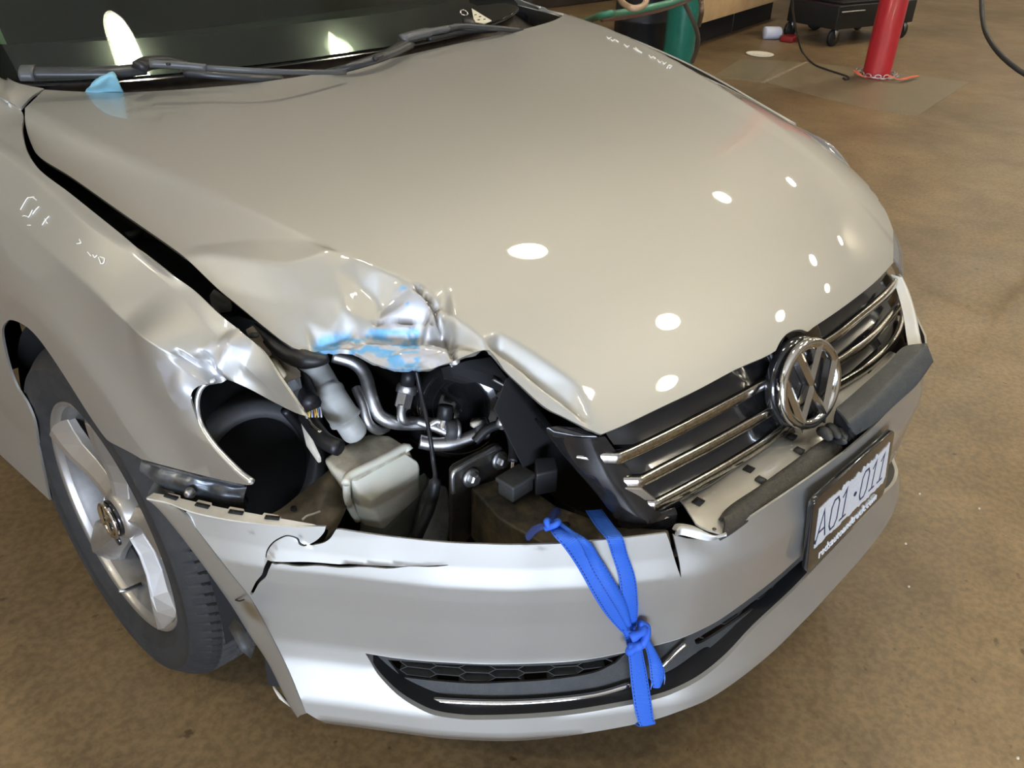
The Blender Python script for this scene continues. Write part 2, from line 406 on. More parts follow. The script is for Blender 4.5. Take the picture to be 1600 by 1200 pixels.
DENT = [  # pixel of the photo the crumpled sheet passes through, and how far it is pushed down there
 (215, 350, 0), (250, 374, 0), (286, 401, 0), (330, 397, .004), (400, 406, .006), (445, 413, .004), (480, 405, .004), (517, 390, .005),
 (300, 385, 0), (400, 375, 0), (480, 375, 0), (560, 405, 0), (600, 425, 0), (622, 436, .002), (650, 445, .002), (700, 480, 0), (735, 512, 0), (765, 541, .002), (800, 564, 0),
 (900, 641, 0), (780, 520, 0), (700, 440, 0), (600, 400, 0), (900, 600, 0),
 (337, 448, -.015), (412, 510, -.030), (440, 532, -.034), (487, 552, -.045), (475, 500, -.026), (430, 470, -.018), (480, 470, -.018),
 (522, 420, -.003), (530, 452, -.010), (540, 485, -.020), (562, 445, -.017), (590, 466, -.030), (597, 486, -.038), (630, 455, -.008),
 (515, 520, -.036), (560, 512, -.035), (590, 505, -.036), (640, 503, -.030), (683, 502, -.030),
 (640, 470, -.006), (672, 478, -.010), (692, 490, -.014), (668, 455, -.002),
 (500, 548, -.055), (540, 535, -.034), (535, 549, -.060), (600, 535, -.034), (600, 573, -.075), (640, 545, -.055), (660, 535, -.030), (700, 535, -.036), (650, 578, -.080), (690, 571, -.072), (712, 556, -.040),
 (702, 518, -.023), (745, 548, -.016), (765, 547, -.012), (775, 545, 0), (825, 583, 0), (850, 602, 0), (875, 621, 0), (925, 663, 0),
 (778, 562, -.026), (790, 580, -.032), (812, 601, -.034), (832, 620, -.034), (850, 635, -.033), (866, 644, -.031), (882, 652, -.028), (898, 660, -.022), (912, 667, -.015), (934, 678, -.002)]
DENT = [d for d in DENT if not ((d[0], d[1]) in {(560, 405), (600, 425), (622, 436), (650, 445), (700, 480), (735, 512), (765, 541), (668, 455), (775, 545)})]
DENT += [(x, y, 0) for x, y in cat([(517, 390), (560, 407), (600, 424), (634, 438), (664, 452), (682, 472), (702, 491), (735, 515), (762, 538), (776, 548)], 42)[1:]]
_dp = np.array([hitH(*d)[:2] for d in DENT]); _dz = np.array([d[2] for d in DENT])
_far = [(-1.2, .0), (-1.2, 2.0), (1.2, 2.0), (1.2, -.3), (-.3, -.3), (-.2, .3), (-.8, .85), (-.95, .65), (-.62, -.1), (-.47, .06)]
_farz = [-.02, 0, 0, 0, 0, 0, 0, 0, -.06, 0]
_dp = np.vstack([_dp, _far]); _dz = np.r_[_dz, _farz]
_tri = delaunay_2d_cdt([Vector(p) for p in _dp], [], [], 0, 1e-6)
_tv = np.array([tuple(v) for v in _tri[0]]); _tz = np.array([_dz[o[0]] for o in _tri[3]])
def dent0(x, y):
    z = np.zeros(len(x))
    for f in _tri[2]:
        A, B, D = _tv[f[0]], _tv[f[1]], _tv[f[2]]; det = (B[1]-D[1])*(A[0]-D[0])+(D[0]-B[0])*(A[1]-D[1])
        if abs(det) < 1e-12: continue
        l1 = ((B[1]-D[1])*(x-D[0])+(D[0]-B[0])*(y-D[1]))/det; l2 = ((D[1]-A[1])*(x-D[0])+(A[0]-D[0])*(y-D[1]))/det; l3 = 1-l1-l2
        k = (l1 >= -1e-9) & (l2 >= -1e-9) & (l3 >= -1e-9)
        z[k] = l1[k]*_tz[f[0]]+l2[k]*_tz[f[1]]+l3[k]*_tz[f[2]]
    return z
_gx = np.arange(-1.0, -.2, .0025); _gy = np.arange(-.15, .95, .0025)
_GX, _GY = np.meshgrid(_gx, _gy, indexing='ij'); _DG = dent0(_GX.ravel(), _GY.ravel()).reshape(_GX.shape)
for _ in range(3):
    _DG = (np.roll(_DG, 1, 0)+np.roll(_DG, -1, 0)+np.roll(_DG, 1, 1)+np.roll(_DG, -1, 1)+2*_DG)/6
def dent(x, y):
    u = np.clip((x+1.0)/.0025, 0, len(_gx)-2.001); v = np.clip((y+.15)/.0025, 0, len(_gy)-2.001)
    i = u.astype(int); j = v.astype(int); a = u-i; c = v-j
    g = _DG[i, j]*(1-a)*(1-c)+_DG[i+1, j]*a*(1-c)+_DG[i, j+1]*(1-a)*c+_DG[i+1, j+1]*a*c
    return g*((x > -.99) & (x < -.22) & (y < .9))
def Hf(x, y): return np.stack([x, y, H0(x, y)+dent(x, y)], 1)
hs = Surf(Hf, -.95, .9, -.02, 1.75, 760, 760)
L_gap = [(39, 169), (40, 195), (49, 225), (64, 247), (112, 277), (187, 330), (262, 382), (292, 405), (337, 448), (362, 469), (412, 510), (437, 530)]
L_lip = [(457, 543), (475, 548), (500, 549), (535, 549), (560, 556), (578, 566), (600, 572), (625, 576), (650, 577.5), (675, 575), (707, 565), (728, 556), (750, 548), (765, 547)]
L_roll = [(765, 547), (776, 560), (790, 580), (812, 601), (850, 635), (882, 652), (912, 667), (934, 677)]
L_front = [(940, 678.5), (975, 664), (1025, 640), (1090, 609), (1150, 577), (1194, 558), (1212, 548)]
L_notch = [(1212, 548), (1219, 534), (1228, 523), (1240, 516), (1252, 515), (1262, 518), (1270, 512)]
L_front2 = [(1270, 512), (1303, 490), (1336, 466), (1369, 439), (1396, 410)]
rear = [(69, 140), (110, 142.5), (150, 144), (190, 144.5), (250, 142), (320, 137), (400, 129), (480, 118), (560, 103), (640, 85), (720, 67), (800, 50), (850, 37), (872, 29), (884, 21)]
def uvs(l, per=8): return hs.inv(cat(l, per=per))
front_uv = np.vstack([uvs(L_front), uvs(L_notch), uvs(L_front2)])
front_uv[-14:, 1] += np.linspace(0, .0, 14)
xr = front_uv[-1]
GAPL = np.array([(.30, .705), (.36, .733), (.45, .755), (.55, .768), (.62, .772), (.707, .766), (.879, .75), (1.087, .742), (1.20, .735), (1.30, .722), (1.36, .705)])
ys = np.linspace(.30, 1.33, 70); right_uv = np.stack([np.interp(ys, GAPL[:, 0], GAPL[:, 1]), ys], 1)
mid_ = lin([(xr[0]+.012, xr[1]+.006), (.56, .155), (.62, .20), (.67, .25), (.70, .285)], 24); right_uv = np.vstack([mid_, right_uv])
left_uv = np.vstack([uvs(L_roll, 6)[::-1], uvs(L_lip, 6)[::-1], uvs(L_gap, 6)[::-1]])
rear_uv = uvs(rear, 6)
k = rear_uv[-1]; e_ = right_uv[-1]; rr = lin([k+(e_-k)*.08, e_-(e_-k)*.05], 10)
outer = np.vstack([front_uv, right_uv, np.array(rr)[::-1], rear_uv[::-1], left_uv[::-1]])
kk = [0]
for i in range(1, len(outer)):
    if np.linalg.norm(outer[i]-outer[kk[-1]]) > .0015: kk.append(i)
outer_h = outer[kk]
fine = hs.inv([(230, 330), (560, 370), (760, 490), (960, 660)])
fine = np.array([(-.90, .72), (-.52, .72), (-.45, .36), (-.42, .05), (-.60, -.02), (-.92, .15)])
hv, hf = trimmed(hs, outer_h, (), (.010, .010), (fine, (.0035, .0035)))
P = Hf(hv[:, 0], hv[:, 1]); pxh = proj(P)
# torn, rippled metal inside the scraped zone
zone = [(484, 553), (487, 532), (505, 520), (560, 512), (580, 505), (600, 480), (612, 455), (630, 441), (650, 444), (668, 462), (684, 490), (697, 520), (710, 560), (690, 576), (640, 585), (560, 570)]
inz = inpoly(pxh, zone); dz_ = np.clip(pdist(pxh, zone, True)/10, 0, 1)*inz
rip = (vnoise(pxh[:, 0]*.035+pxh[:, 1]*.02, pxh[:, 1]*.12)-.5)*.007+(vnoise(pxh[:, 0]*.16, pxh[:, 1]*.3)-.5)*.003
P[:, 2] += rip*dz_*np.where(pxh[:, 1] > 500, 1, .35)
crk = pdist(pxh, [(585, 505), (600, 503), (640, 502), (682, 502)]); P[:, 2] -= .006*np.exp(-(crk/2.2)**2)*(pxh[:, 0] < 690)
tear = pdist(pxh, [(652, 448), (668, 462), (678, 478), (686, 500), (696, 522), (708, 556)])
P[:, 2] -= .014*np.exp(-(tear/3.6)**2)
soft = np.exp(-(np.linalg.norm((pxh-[545, 470])/[45, 35], axis=1))**2)
P[:, 2] += (vnoise(pxh[:, 0]*.06, pxh[:, 1]*.06)-.5)*.003*soft
hood = mesh('hood', P, hf, MT['paint'], car, solid=.006, off=-1)
nb = vnoise(pxh[:, 0]*.05+3, pxh[:, 1]*.2); nb2 = vnoise(pxh[:, 0]*.2, pxh[:, 1]*.5)
attr(hood, 'bare', dz_*np.where(pxh[:, 1] < 503, 1, .35+.65*(nb2 > .35)))
bl = ((nb > .42) & (pxh[:, 1] > 515) & (pxh[:, 0] < 655)) | ((np.linalg.norm((pxh-[624, 450])/[12, 5], axis=1) < 1)) | (np.linalg.norm((pxh-[640, 475])/[9, 3], axis=1) < 1)
attr(hood, 'blue', np.clip(bl*dz_*(.55+.9*nb2), 0, 1)*.95)
attr(hood, 'scuff', np.clip(1.3*np.exp(-(tear/4.2)**2)*(vnoise(pxh[:, 0]*.3, pxh[:, 1]*.3) > .35)+1.2*np.exp(-(crk/2.2)**2)+(pxh[:, 1] > 570-0*pxh[:, 1])*inz*(nb2 > .75)*.4, 0, 1))  # dark line along the tear is painted shadow; crack and specks darkened too
attr(hood, 'mark', np.zeros(len(P)))
wax = mat('white_wax_pencil', (.78, .76, .69), .8)
for s_ in ([(948, 58), (951, 61), (955, 59)], [(954, 62), (958, 65), (960, 62), (966, 66)], [(975, 70), (980, 74), (983, 72)], [(990, 76), (995, 79), (1003, 83)], [(993, 75), (999, 81)], [(1014, 87), (1017, 91), (1020, 89), (1024, 92)], [(1027, 94), (1031, 99), (1034, 96), (1038, 101), (1041, 98)], [(1042, 107), (1045, 102), (1050, 104), (1046, 107)]):
    cb = MB(); q = hs.at(hs.inv(lin(s_, 10)))+np.array([0, 0, .001]); cb.tube(q, .0016, 5); cb.build('chalk_stroke', wax, hood)
# fender: cross-sections along the car's length through lines read off the body
def rail(pts, ax='z'):
    q = P3(pts, ax); return q[np.argsort(q[:, 1])]
F1 = rail([(0, 152, .988), (32, 172, .975), (34, 202, .965), (40, 232, .957), (56, 259, .95), (112, 304, .94), (187, 364, .92), (262, 425, .90), (296, 448, .887), (350, 497, .866), (382, 522, .852), (407, 545, .84), (440, 595, .815), (482, 651, .785)])
F2 = rail([(0, 238, .945), (75, 300, .934), (150, 362, .918), (225, 412, .900), (275, 455, .882), (320, 505, .858), (350, 535, .842), (395, 585, .81), (440, 625, .789)])
F3 = rail([(-60, 270, .885), (0, 326, .878), (70, 387, .872), (139, 448, .862), (192, 498, .852), (270, 555, .835), (340, 591, .800), (400, 625, .775)])
def ext(R, y, dxdy=0, dzdy=0):
    e = R[-1]; R = np.vstack([R, [e[0]+dxdy*(y-e[1]), y, e[2]+dzdy*(y-e[1])]])
    s = R[0]; return np.vstack([[s[0], .30, s[2]], R]) if s[1] > .31 else R
F1 = ext(F1, 1.9, .03, .04); F2 = ext(F2, 1.9, -.03, .03); F3 = ext(F3, 1.9, -.01, .01)
F4 = np.array([(-.855, .30, .73), (-.868, .5, .735), (-.878, .6, .745), (-.886, .7, .78), (-.889, .8, .805), (-.890, .93, .818), (-.889, 1.1, .80), (-.888, 1.2, .765), (-.884, 1.4, .72), (-.882, 1.9, .70)])
F5 = np.array([(-.852, .30, .60), (-.866, .5, .61), (-.890, .6, .652), (-.898, .7, .722), (-.901, .8, .757), (-.902, .93, .770), (-.901, 1.1, .735), (-.900, 1.2, .665), (-.896, 1.32, .50), (-.885, 1.5, .45), (-.885, 1.9, .45)])
F6 = np.array([(-.845, .30, .40), (-.86, .5, .40), (-.880, .6, .40), (-.884, .93, .40), (-.884, 1.3, .36), (-.880, 1.9, .36)])
F7 = np.array([(-.845, .30, .1), (-.86, .5, .1), (-.89, .6, .14), (-.895, .93, .14), (-.89, 1.3, .16), (-.885, 1.9, .16)])
FR = [F1, F2, F3, F4, F5, F6, F7]
def smooth1(R, y):
    # cubic (pchip like) interpolation in y
    yy = R[:, 0+1]; out = np.empty((len(y), 2)); 
    for c, k in enumerate((0, 2)):
        v = R[:, k]; m_ = np.gradient(v, yy); i = np.clip(np.searchsorted(yy, y)-1, 0, len(yy)-2); h = yy[i+1]-yy[i]; t = np.clip((y-yy[i])/h, 0, 1)
        out[:, c] = (2*t**3-3*t**2+1)*v[i]+(t**3-2*t**2+t)*h*m_[i]+(-2*t**3+3*t**2)*v[i+1]+(t**3-t**2)*h*m_[i+1]
    return out
def Ff(y, t):
    y = np.asarray(y, float); t = np.asarray(t, float); Q = np.stack([smooth1(R, y) for R in FR])   # rail, N, (x, z)
    i = np.clip(t.astype(int), 0, len(FR)-2); a = (t-i)[:, None]; n = np.arange(len(y))
    lo = np.clip(i-1, 0, None); hi = np.clip(i+2, None, len(FR)-1)
    p0, p1, p2, p3 = Q[lo, n], Q[i, n], Q[i+1, n], Q[hi, n]
    c1 = (p2-p0)/2; c2 = (p3-p1)/2
    # the lines F2 and F3 are creases: straight-ish between them
    soft1 = np.where((i == 2), .08, np.where(i == 1, .3, np.where(i == 4, .15, .6)))[:, None]
    c1 = c1*soft1+(p2-p1)*(1-soft1); soft2 = np.where((i == 1), .08, np.where(i == 0, .4, np.where(i == 3, .15, .6)))[:, None]
    c2 = c2*soft2+(p2-p1)*(1-soft2)
    h = (2*a**3-3*a**2+1)*p1+(a**3-2*a**2+a)*c1+(-2*a**3+3*a**2)*p2+(a**3-a**2)*c2
    x = h[:, 0]; z = h[:, 1]
    return np.stack([x, y, z], 1)
fs = Surf(Ff, .30, 1.9, 0, 6, 600, 700)
# outline in pixels
G_top = [(-2, 151), (15, 162), (32, 172), (34, 202), (40, 232), (56, 259), (112, 304), (187, 364), (262, 425), (296, 448), (350, 497), (382, 522), (407, 545), (440, 595), (465, 627), (482, 651)]
G_low = [(482, 651), (462, 645), (425, 627), (387, 607), (360, 595), (342, 592)]
G_eye = [(335, 597), (317, 605), (308, 620), (306, 642), (312, 667), (330, 696), (351, 720), (375, 744), (392, 757)]
G_bot = [(392, 757), (381, 757), (330, 746), (270, 731), (222, 718)]
A_lip = [(222, 718), (207, 709), (190, 700), (171, 690), (162, 681), (149, 663), (135, 642), (120, 618), (99, 585), (75, 549), (54, 522), (36, 507), (18, 500), (9, 504), (3, 516), (6, 540), (15, 576), (27, 606), (42, 630), (54, 660), (60, 699)]
top_uv = np.stack([F1[:, 1], 0*F1[:, 1]], 1); top_uv = top_uv[(top_uv[:, 0] > P3([(482, 651, .785)])[0][1]-1e-6)][::-1]
top_uv = lin(top_uv, 160); top_uv = top_uv[top_uv[:, 0] < 1.88]
def fu(l, per=6): return fs.inv(cat(l, per=per))
arch = fu(A_lip)
# keep the arch true to a circle round the wheel where the photo leaves freedom
bottomrear = np.array([(arch[-1][0]+.02, 5.6), (1.55, 5.9), (1.88, 5.9)])
outer = np.vstack([top_uv, fu(G_low)[1:], fu(G_eye), fu(G_bot)[1:], arch[1:], bottomrear])
kk = [0]
for i in range(1, len(outer)):
    if np.linalg.norm((outer[i]-outer[kk[-1]])*[1, .12]) > .0015: kk.append(i)
fv, ff = trimmed(fs, outer[kk], (), (.008, .055), (np.array([(.3, -.1), (.66, -.1), (.66, 4.6), (.3, 4.6)]), (.0035, .025)))
P = Ff(fv[:, 0], fv[:, 1]); pxf = proj(P)
# crumple: buckle pinched at the corner of the headlight opening
def bump(c, r, h, ang=0):
    a = math.radians(ang); d = pxf-np.array(c); u = d[:, 0]*math.cos(a)+d[:, 1]*math.sin(a); v = -d[:, 0]*math.sin(a)+d[:, 1]*math.cos(a)
    return h*np.exp(-(u/r[0])**2-(v/r[1])**2)
def ridge(line, w, h, fade=0):
    d = pdist(pxf, line); return h*np.clip(1-d/w, 0, 1)
N_ = np.array([-.75, -.35, .55])
disp = ridge([(368, 540), (345, 580)], 26, .014)-ridge([(318, 562), (338, 588)], 16, .016)+bump((300, 610), (34, 26), .016, 30)-bump((262, 590), (22, 26), .006)\
     -ridge([(276, 556), (336, 592)], 12, .012)-bump((345, 600), (12, 10), .02)-bump((400, 600), (30, 14), .006, 30)+bump((330, 545), (24, 12), .006, -20)
P += disp[:, None]*N_
fender = mesh('front_fender', P, ff, MT['paint'], car, solid=.004, off=-1)
bareA = inpoly(pxf, [(243, 565), (275, 553), (290, 557), (316, 560), (322, 545), (335, 533), (352, 530), (385, 527), (392, 545), (372, 560), (352, 585), (335, 600), (310, 615), (300, 640), (285, 640), (262, 615), (250, 590)])
attr(fender, 'bare', bareA*(.35+.5*vnoise(pxf[:, 0]*.1, pxf[:, 1]*.1))); attr(fender, 'blue', np.zeros(len(P))); attr(fender, 'scuff', np.exp(-(pdist(pxf, [(345, 590), (360, 597)])/3)**2))
# yard's chalk scrawl, worn to a few strokes
strokes = [[(33, 328), (44, 309), (54, 308)], [(53, 309), (58, 313)], [(36, 338), (41, 337), (46, 340), (52, 328)], [(44, 352), (49, 352)], [(52, 335), (57, 328), (62, 323)], [(67, 352), (72, 344), (78, 338)], [(71, 342), (75, 349)],
 [(125, 374), (128, 380), (121, 381)], [(138, 394), (143, 400)], [(146, 398), (149, 403), (153, 399)], [(155, 402), (159, 412)], [(157, 401), (165, 404), (163, 412), (158, 412)]]
mk = np.zeros(len(P))
for s_ in strokes: mk = np.maximum(mk, np.exp(-(pdist(pxf, s_)/1.3)**2))
attr(fender, 'mark', mk*.0)
# chalk strokes as thin raised wax on the paint
for s_ in strokes:
    cb = MB()
    q = fs.at(fs.inv(lin(s_, 8))); q = q+np.array([-.001, -.0002, .0006]); cb.tube(q, .0009, 5); cb.build('chalk_stroke', wax, fender)

# triangular top of the fender behind the hood, running to the windscreen pillar
a = P3([(0, 112, 1.0), (12, 122, 1.0), (30, 132, .998), (69, 140, .992)]); b_ = P3([(-2, 151, .99), (10, 158, .984), (22, 165, .978), (32, 172, .975)])
a = np.vstack([[a[0][0]+.02, a[0][1]+.35, 1.12], a]); b_ = np.vstack([[b_[0][0]-.015, b_[0][1]+.35, 1.03], b_])
G = loft([a, (a+b_)/2+[0, 0, .004], b_], 24, 4)
MB().grid(G).build('fender_shoulder', MT['paint'], fender, solid=.004, off=0)
# rolled bright lip around the headlight opening
q = fs.at(fu(G_eye, 8)); q = q+np.array([.004, .004, .0])
MB().tube(cat(q, 60), np.linspace(.0035, .0045, 60), 8).build('opening_lip', mat('bright_bare_edge', (.8, .8, .8), .3, .8), fender)
# mounting flange under the fender's front edge, dark and crumpled
top = P3([(222, 719, -.888), (250, 727, -.88), (290, 737, -.862), (330, 746, -.843), (365, 753, -.82), (383, 757, -.808)], 'x')
bot = P3([(228, 738, -.875), (252, 758, -.872), (280, 768, -.86), (320, 785, -.835), (352, 795, -.82), (386, 792, -.80)], 'x')
mid = (top+bot)/2+[-.006, -.004, 0]
G = loft([top, top*.75+bot*.25+[.006, .008, 0], mid, bot], 40, 4)
for i in range(G.shape[0]):
    for j in range(G.shape[1]): G[i, j] += np.array([-1, -.6, .4])*(.0022*math.sin(j*.55+i*.35))*math.sin(math.pi*min(1, i/10))
MB().grid(G).build('fender_flange', mat('scuffed_dark_steel', (.06, .065, .07), .34, .6, .2, noise=(30, .7), col2=(.2, .21, .22)), fender, solid=.003)
for (x, y, r_) in [(295, 771, .007), (256, 762, .006)]:
    p = un(x, y, x=-.868); MB().lathe(p, (-.8, -.5, .3), [(0, .006), (r_*.6, .006), (r_, 0), (r_*1.2, -.004)], 20).build('flange_bolt', MT['alu'], fender)
for (x, y) in [(249, 738), (310, 754), (371, 781)]:
    p = un(x, y, x=-.872+(x-249)*.0005)+[-.003, -.003, .001]; MB().box(p, (.004, .011, .010)).build('square_hole', MT['dark'], fender)

# bumper: one plan curve swept through a profile
BP = [(-.945, .80), (-.93, .70), (-.915, .62), (-.895, .55), (-.867, .49), (-.828, .424), (-.765, .339), (-.713, .268), (-.671, .213), (-.612, .148), (-.567, .108), (-.525, .072), (-.473, .034), (-.43, .004), (-.38, -.026), (-.292, -.052), (-.2, -.063), (-.112, -.069), (0, -.072)]
BP = np.array(BP+[(-x, y) for x, y in BP[-2::-1]]); BPc = cat(BP, 800)
_ns = np.gradient(BPc, axis=0); _ns = np.stack([_ns[:, 1], -_ns[:, 0]], 1); _ns /= np.linalg.norm(_ns, axis=1)[:, None]
PRZ = np.array([.10, .16, .20, .24, .28, .31, .335, .37, .45, .50, .528, .534, .56, .60, .64, .70])
PRO = np.array([-.10, -.045, .010, .034, .031, .016, .004, .000, .006, .011, .013, .012, .006, .0, -.008, -.022])
def Bf(u, z):
    k = np.clip(u, 0, 1)*799; i = np.clip(k.astype(int), 0, 798); a = (k-i)[:, None]
    p = BPc[i]*(1-a)+BPc[i+1]*a; n = _ns[i]*(1-a)+_ns[i+1]*a; o = np.interp(z, PRZ, PRO)
    o = o+(-(z-.45)**2*.25*sstep(.35, .7, np.abs(p[:, 0])))*0
    xy = p+n*o[:, None]; return np.stack([xy[:, 0], xy[:, 1], z], 1)
bs = Surf(Bf, 0, .75, .12, .68, 900, 460)
B_top = [(262, 783), (300, 796), (350, 807), (400, 814), (440, 818), (480, 822), (505, 823)]
B_gap = [(509, 823), (506, 832), (496, 843), (483, 851)]
B_gap2 = [(486, 852), (505, 848), (516, 841), (524, 829), (526, 826.5)]
B_top2 = [(526, 826.5), (560, 832), (620, 840), (700, 848), (760, 850.5), (800, 851.5), (870, 850), (930, 845), (1000, 838), (1041, 833)]
B_tear = [(1041, 833), (1047, 850), (1056, 880), (1063.5, 902)]
B_tear2 = [(1064.5, 901), (1062, 880), (1056, 850), (1053, 836)]
B_top3 = [(1053, 836), (1075, 842), (1100, 845), (1122, 840), (1135, 833), (1200, 790), (1262, 748), (1320, 706)]
B_arch = [(288, 801), (318, 840), (360, 894), (393, 936), (420, 984), (450, 1044), (471, 1095), (478, 1113)]
B_bot = [(478, 1113), (500, 1126), (540, 1143), (600, 1155), (660, 1162), (720, 1163), (800, 1160), (900, 1148), (1000, 1130), (1060, 1112), (1120, 1085), (1200, 1025), (1270, 956)]
bu = lambda l, per=6: bs.inv(cat(l, per=per))
bt3 = bu(B_top3); bb = bu(B_bot); ba = bu(B_arch, 8)
uR = .975
bb = bb[bb[:, 0] < .497]; bb = np.vstack([bb, (bb*[-1, 1]+[1, 0])[::-1]]); bt3 = bt3[bt3[:, 0] < .5]
topR = [(u, bt3[-1][1]+(.625-bt3[-1][1])*sstep(.5, .75, u)) for u in np.linspace(bt3[-1][0]+.02, uR, 40)]
botR = [(uR-.02, .35)]
outer = np.vstack([bu([(288, 801), (300, 799), (350, 807), (400, 814), (440, 818), (480, 822), (505, 823)]), bu(B_gap), bu(B_gap2), bu(B_top2)[1:], bu(B_tear, 3)[1:], bu(B_tear2, 3), bt3[1:], topR, botR, bb[::-1], ba[::-1][1:-1]])
kk = [0]
for i in range(1, len(outer)):
    if np.linalg.norm((outer[i]-outer[kk[-1]])*[2.5, 1]) > .0009: kk.append(i)
outer = outer[kk]
O_up = [(570, 1020), (600, 1025), (620, 1028), (660, 1032), (700, 1034.5), (750, 1037), (800, 1037), (880, 1034), (930, 1028), (960, 1022), (1000, 1014), (1060, 998), (1100, 981), (1130, 964), (1180, 928), (1220, 896), (1262, 858)]
O_dn = [(1320, 840), (1285, 875), (1240, 923), (1180, 980), (1140, 1024), (1100, 1058), (1060, 1080), (1020, 1094), (960, 1106), (900, 1116), (850, 1121), (800, 1124), (750, 1125), (720, 1124), (680, 1118), (650, 1105), (620, 1085), (592, 1056), (578, 1034)]
_hu = bu(O_up, 4); _hd = bu(O_dn, 4); _mir = lambda q: (q*[-1, 1]+[1, 0])[::-1]
_c = lambda a, m, s: np.vstack([a[(a[:, 0] < .497)], m[m[:, 0] > .503]]) if s else np.vstack([m[m[:, 0] > .503], a[a[:, 0] < .497]])
hole = np.vstack([_c(_hu, _mir(_hu), 1), _c(_hd, _mir(_hd), 0)])
open_uv = hole.copy()
crA = bu([(418, 875), (440, 876.5), (480, 876.5), (530, 880), (590, 884), (640, 885), (700, 882.5)], 4)
crA2 = bu([(700, 883.5), (640, 886.5), (590, 887.5), (530, 886), (480, 884.5), (440, 882.5), (425, 880)], 4)
crB = bu([(420, 890), (415, 902), (405, 911), (397, 925), (393, 930)], 3); crB2 = bu([(391, 927), (400, 909), (409, 898), (412, 888)], 3)
crk = np.vstack([crA, crA2, crB, crB2])
wob = np.array([[.0006*math.sin(i*2.3)*0, .0012*math.sin(i*5.1)] for i in range(len(crA2))]); crk[len(crA):len(crA)+len(crA2)] += wob
crD = bu([(416, 871), (419, 860), (428, 848), (440, 841), (450, 838), (463, 842), (467, 850), (473, 853), (480, 852)], 4)
crD2 = bu([(479, 850.5), (474, 850), (469, 847), (465, 840), (450, 836), (439, 839), (426, 847), (417, 859), (414.5, 871)], 4)
def clean(q, d=.0006):
    o = [0]
    for i in range(1, len(q)):
        if np.linalg.norm((q[i]-q[o[-1]])*[2.5, 1]) > d: o.append(i)
    return q[o]
fb = np.array([(.02, .44), (.34, .44), (.34, .66), (.02, .66)])
bv, bf = trimmed(bs, outer, [clean(hole, .002), clean(crk), clean(np.vstack([crD, crD2]))], (.0035, .009), (fb, (.0016, .004)))
P = Bf(bv[:, 0], bv[:, 1]); pxb = proj(P)
# the split shell stands proud above the crack; a shallow buckle right of the tear
st = inpoly(pxb, [(418, 876), (430, 848), (450, 838), (475, 850), (486, 852), (505, 848), (526, 827), (620, 838), (700, 845), (700, 883), (530, 880)])
fall = np.clip((700-pxb[:, 0])/120, 0, 1)*np.clip(1-(884-pxb[:, 1])/45, 0, 1)
P += (st*fall*.005)[:, None]*np.array([-.4, -.8, .35])
w = np.exp(-((pxb[:, 0]-1105)/30)**2)*np.clip(1-(pxb[:, 1]-838)/34, 0, 1)*(pxb[:, 0] > 1052)
P += (w*-.012)[:, None]*np.array([0, -1, .3])
bumper = mesh('bumper_cover', P, bf, MT['paint'], car, solid=.0035, off=-1)
for n in ('blue', 'mark'): attr(bumper, n, np.zeros(len(P)))
attr(bumper, 'bare', np.zeros(len(P)))
sc_ = np.exp(-(pdist(pxb, [(795, 846), (830, 853), (850, 858)])/3)**2)*.5*(vnoise(pxb[:, 0]*.3, pxb[:, 1]*.5) > .5)+np.exp(-(np.linalg.norm(pxb-[393, 832], axis=1)/2.5)**2)+np.exp(-(np.linalg.norm(pxb-[470, 838], axis=1)/3)**2)*.6
attr(bumper, 'scuff', np.clip(sc_, 0, 1))
# wheel-side band of the bumper
bo = P3([(262, 784, .56), (288, 801, .52), (318, 840, .50), (360, 894, .48), (393, 936, .46), (420, 984, .44), (450, 1044, .42), (471, 1095, .40), (480, 1114, .385)], 'y')
bi = P3([(229, 777, .60), (240, 785, .59), (270, 819, .57), (315, 878, .55), (360, 942, .53), (390, 990, .51), (420, 1035, .49), (450, 1095, .45), (466, 1119, .42)], 'y')
G = loft([bo, (bo+bi)/2+[-.003, 0, .002], bi, bi+[.03, .03, 0]], 60, 3)
o = MB().grid(G).build('arch_edge_band', MT['paint'], bumper, solid=.003, off=0)
q = lin(P3([(383, 936, .458), (376, 938, .475), (370, 936.5, .5)], 'y'), 8)+[-.003, -.002, .002]; MB().tube(q, .0012, 5).build('band_crack', MT['dark'], bumper)
# the lower edge turns under
e = bs.at(np.array([(u, .12) for u in np.linspace(ba[-1][0], uR, 60)])); e1 = bs.at(np.array([(u, z) for u, z in zip(np.linspace(bb[0][0], bb[-1][0], 60), np.interp(np.linspace(0, 1, 60), np.linspace(0, 1, len(bb)), bb[:, 1]))]))
# cream clip strip on the cover's top edge, left of the tear
tp = P3([(229, 777, .612), (262, 784, .61), (300, 798, .608), (350, 809, .605), (400, 816, .602), (450, 821, .600), (505, 824, .60)])
tq = P3([(240, 770, .612), (266, 775, .612), (305, 784, .61), (350, 794, .608), (400, 803, .606), (450, 812, .604), (490, 819, .602)])
G = loft([tp+[-.001, -.001, 0], tq], 120, 1)
ks = [.13, .33, .53, .74]
for j in range(120):
    u = j/119.0
    for kk_ in ks:
        if abs(u-kk_) < .045: G[1, j] += (tq[2]-tp[2])/np.linalg.norm(tq[2]-tp[2])*.005
fl = MB().grid(np.array([G[0], G[0]*.5+G[1]*.5, G[1]])).build('clip_strip', MT['cream'], bumper, solid=.003)
for kk_ in ks:
    j = int(kk_*119); c = G[0, j]*.42+G[1, j]*.58; t = G[0, j+1]-G[0, j-1]; t /= np.linalg.norm(t); n = np.cross(t, [0, 0, 1]); 
    MB().box(c+[0, 0, .0015], (.020, .0065, .0022), np.stack([t, n/np.linalg.norm(n), np.cross(t, n/np.linalg.norm(n))], 1)).build('clip_slot', MT['dark'], fl)

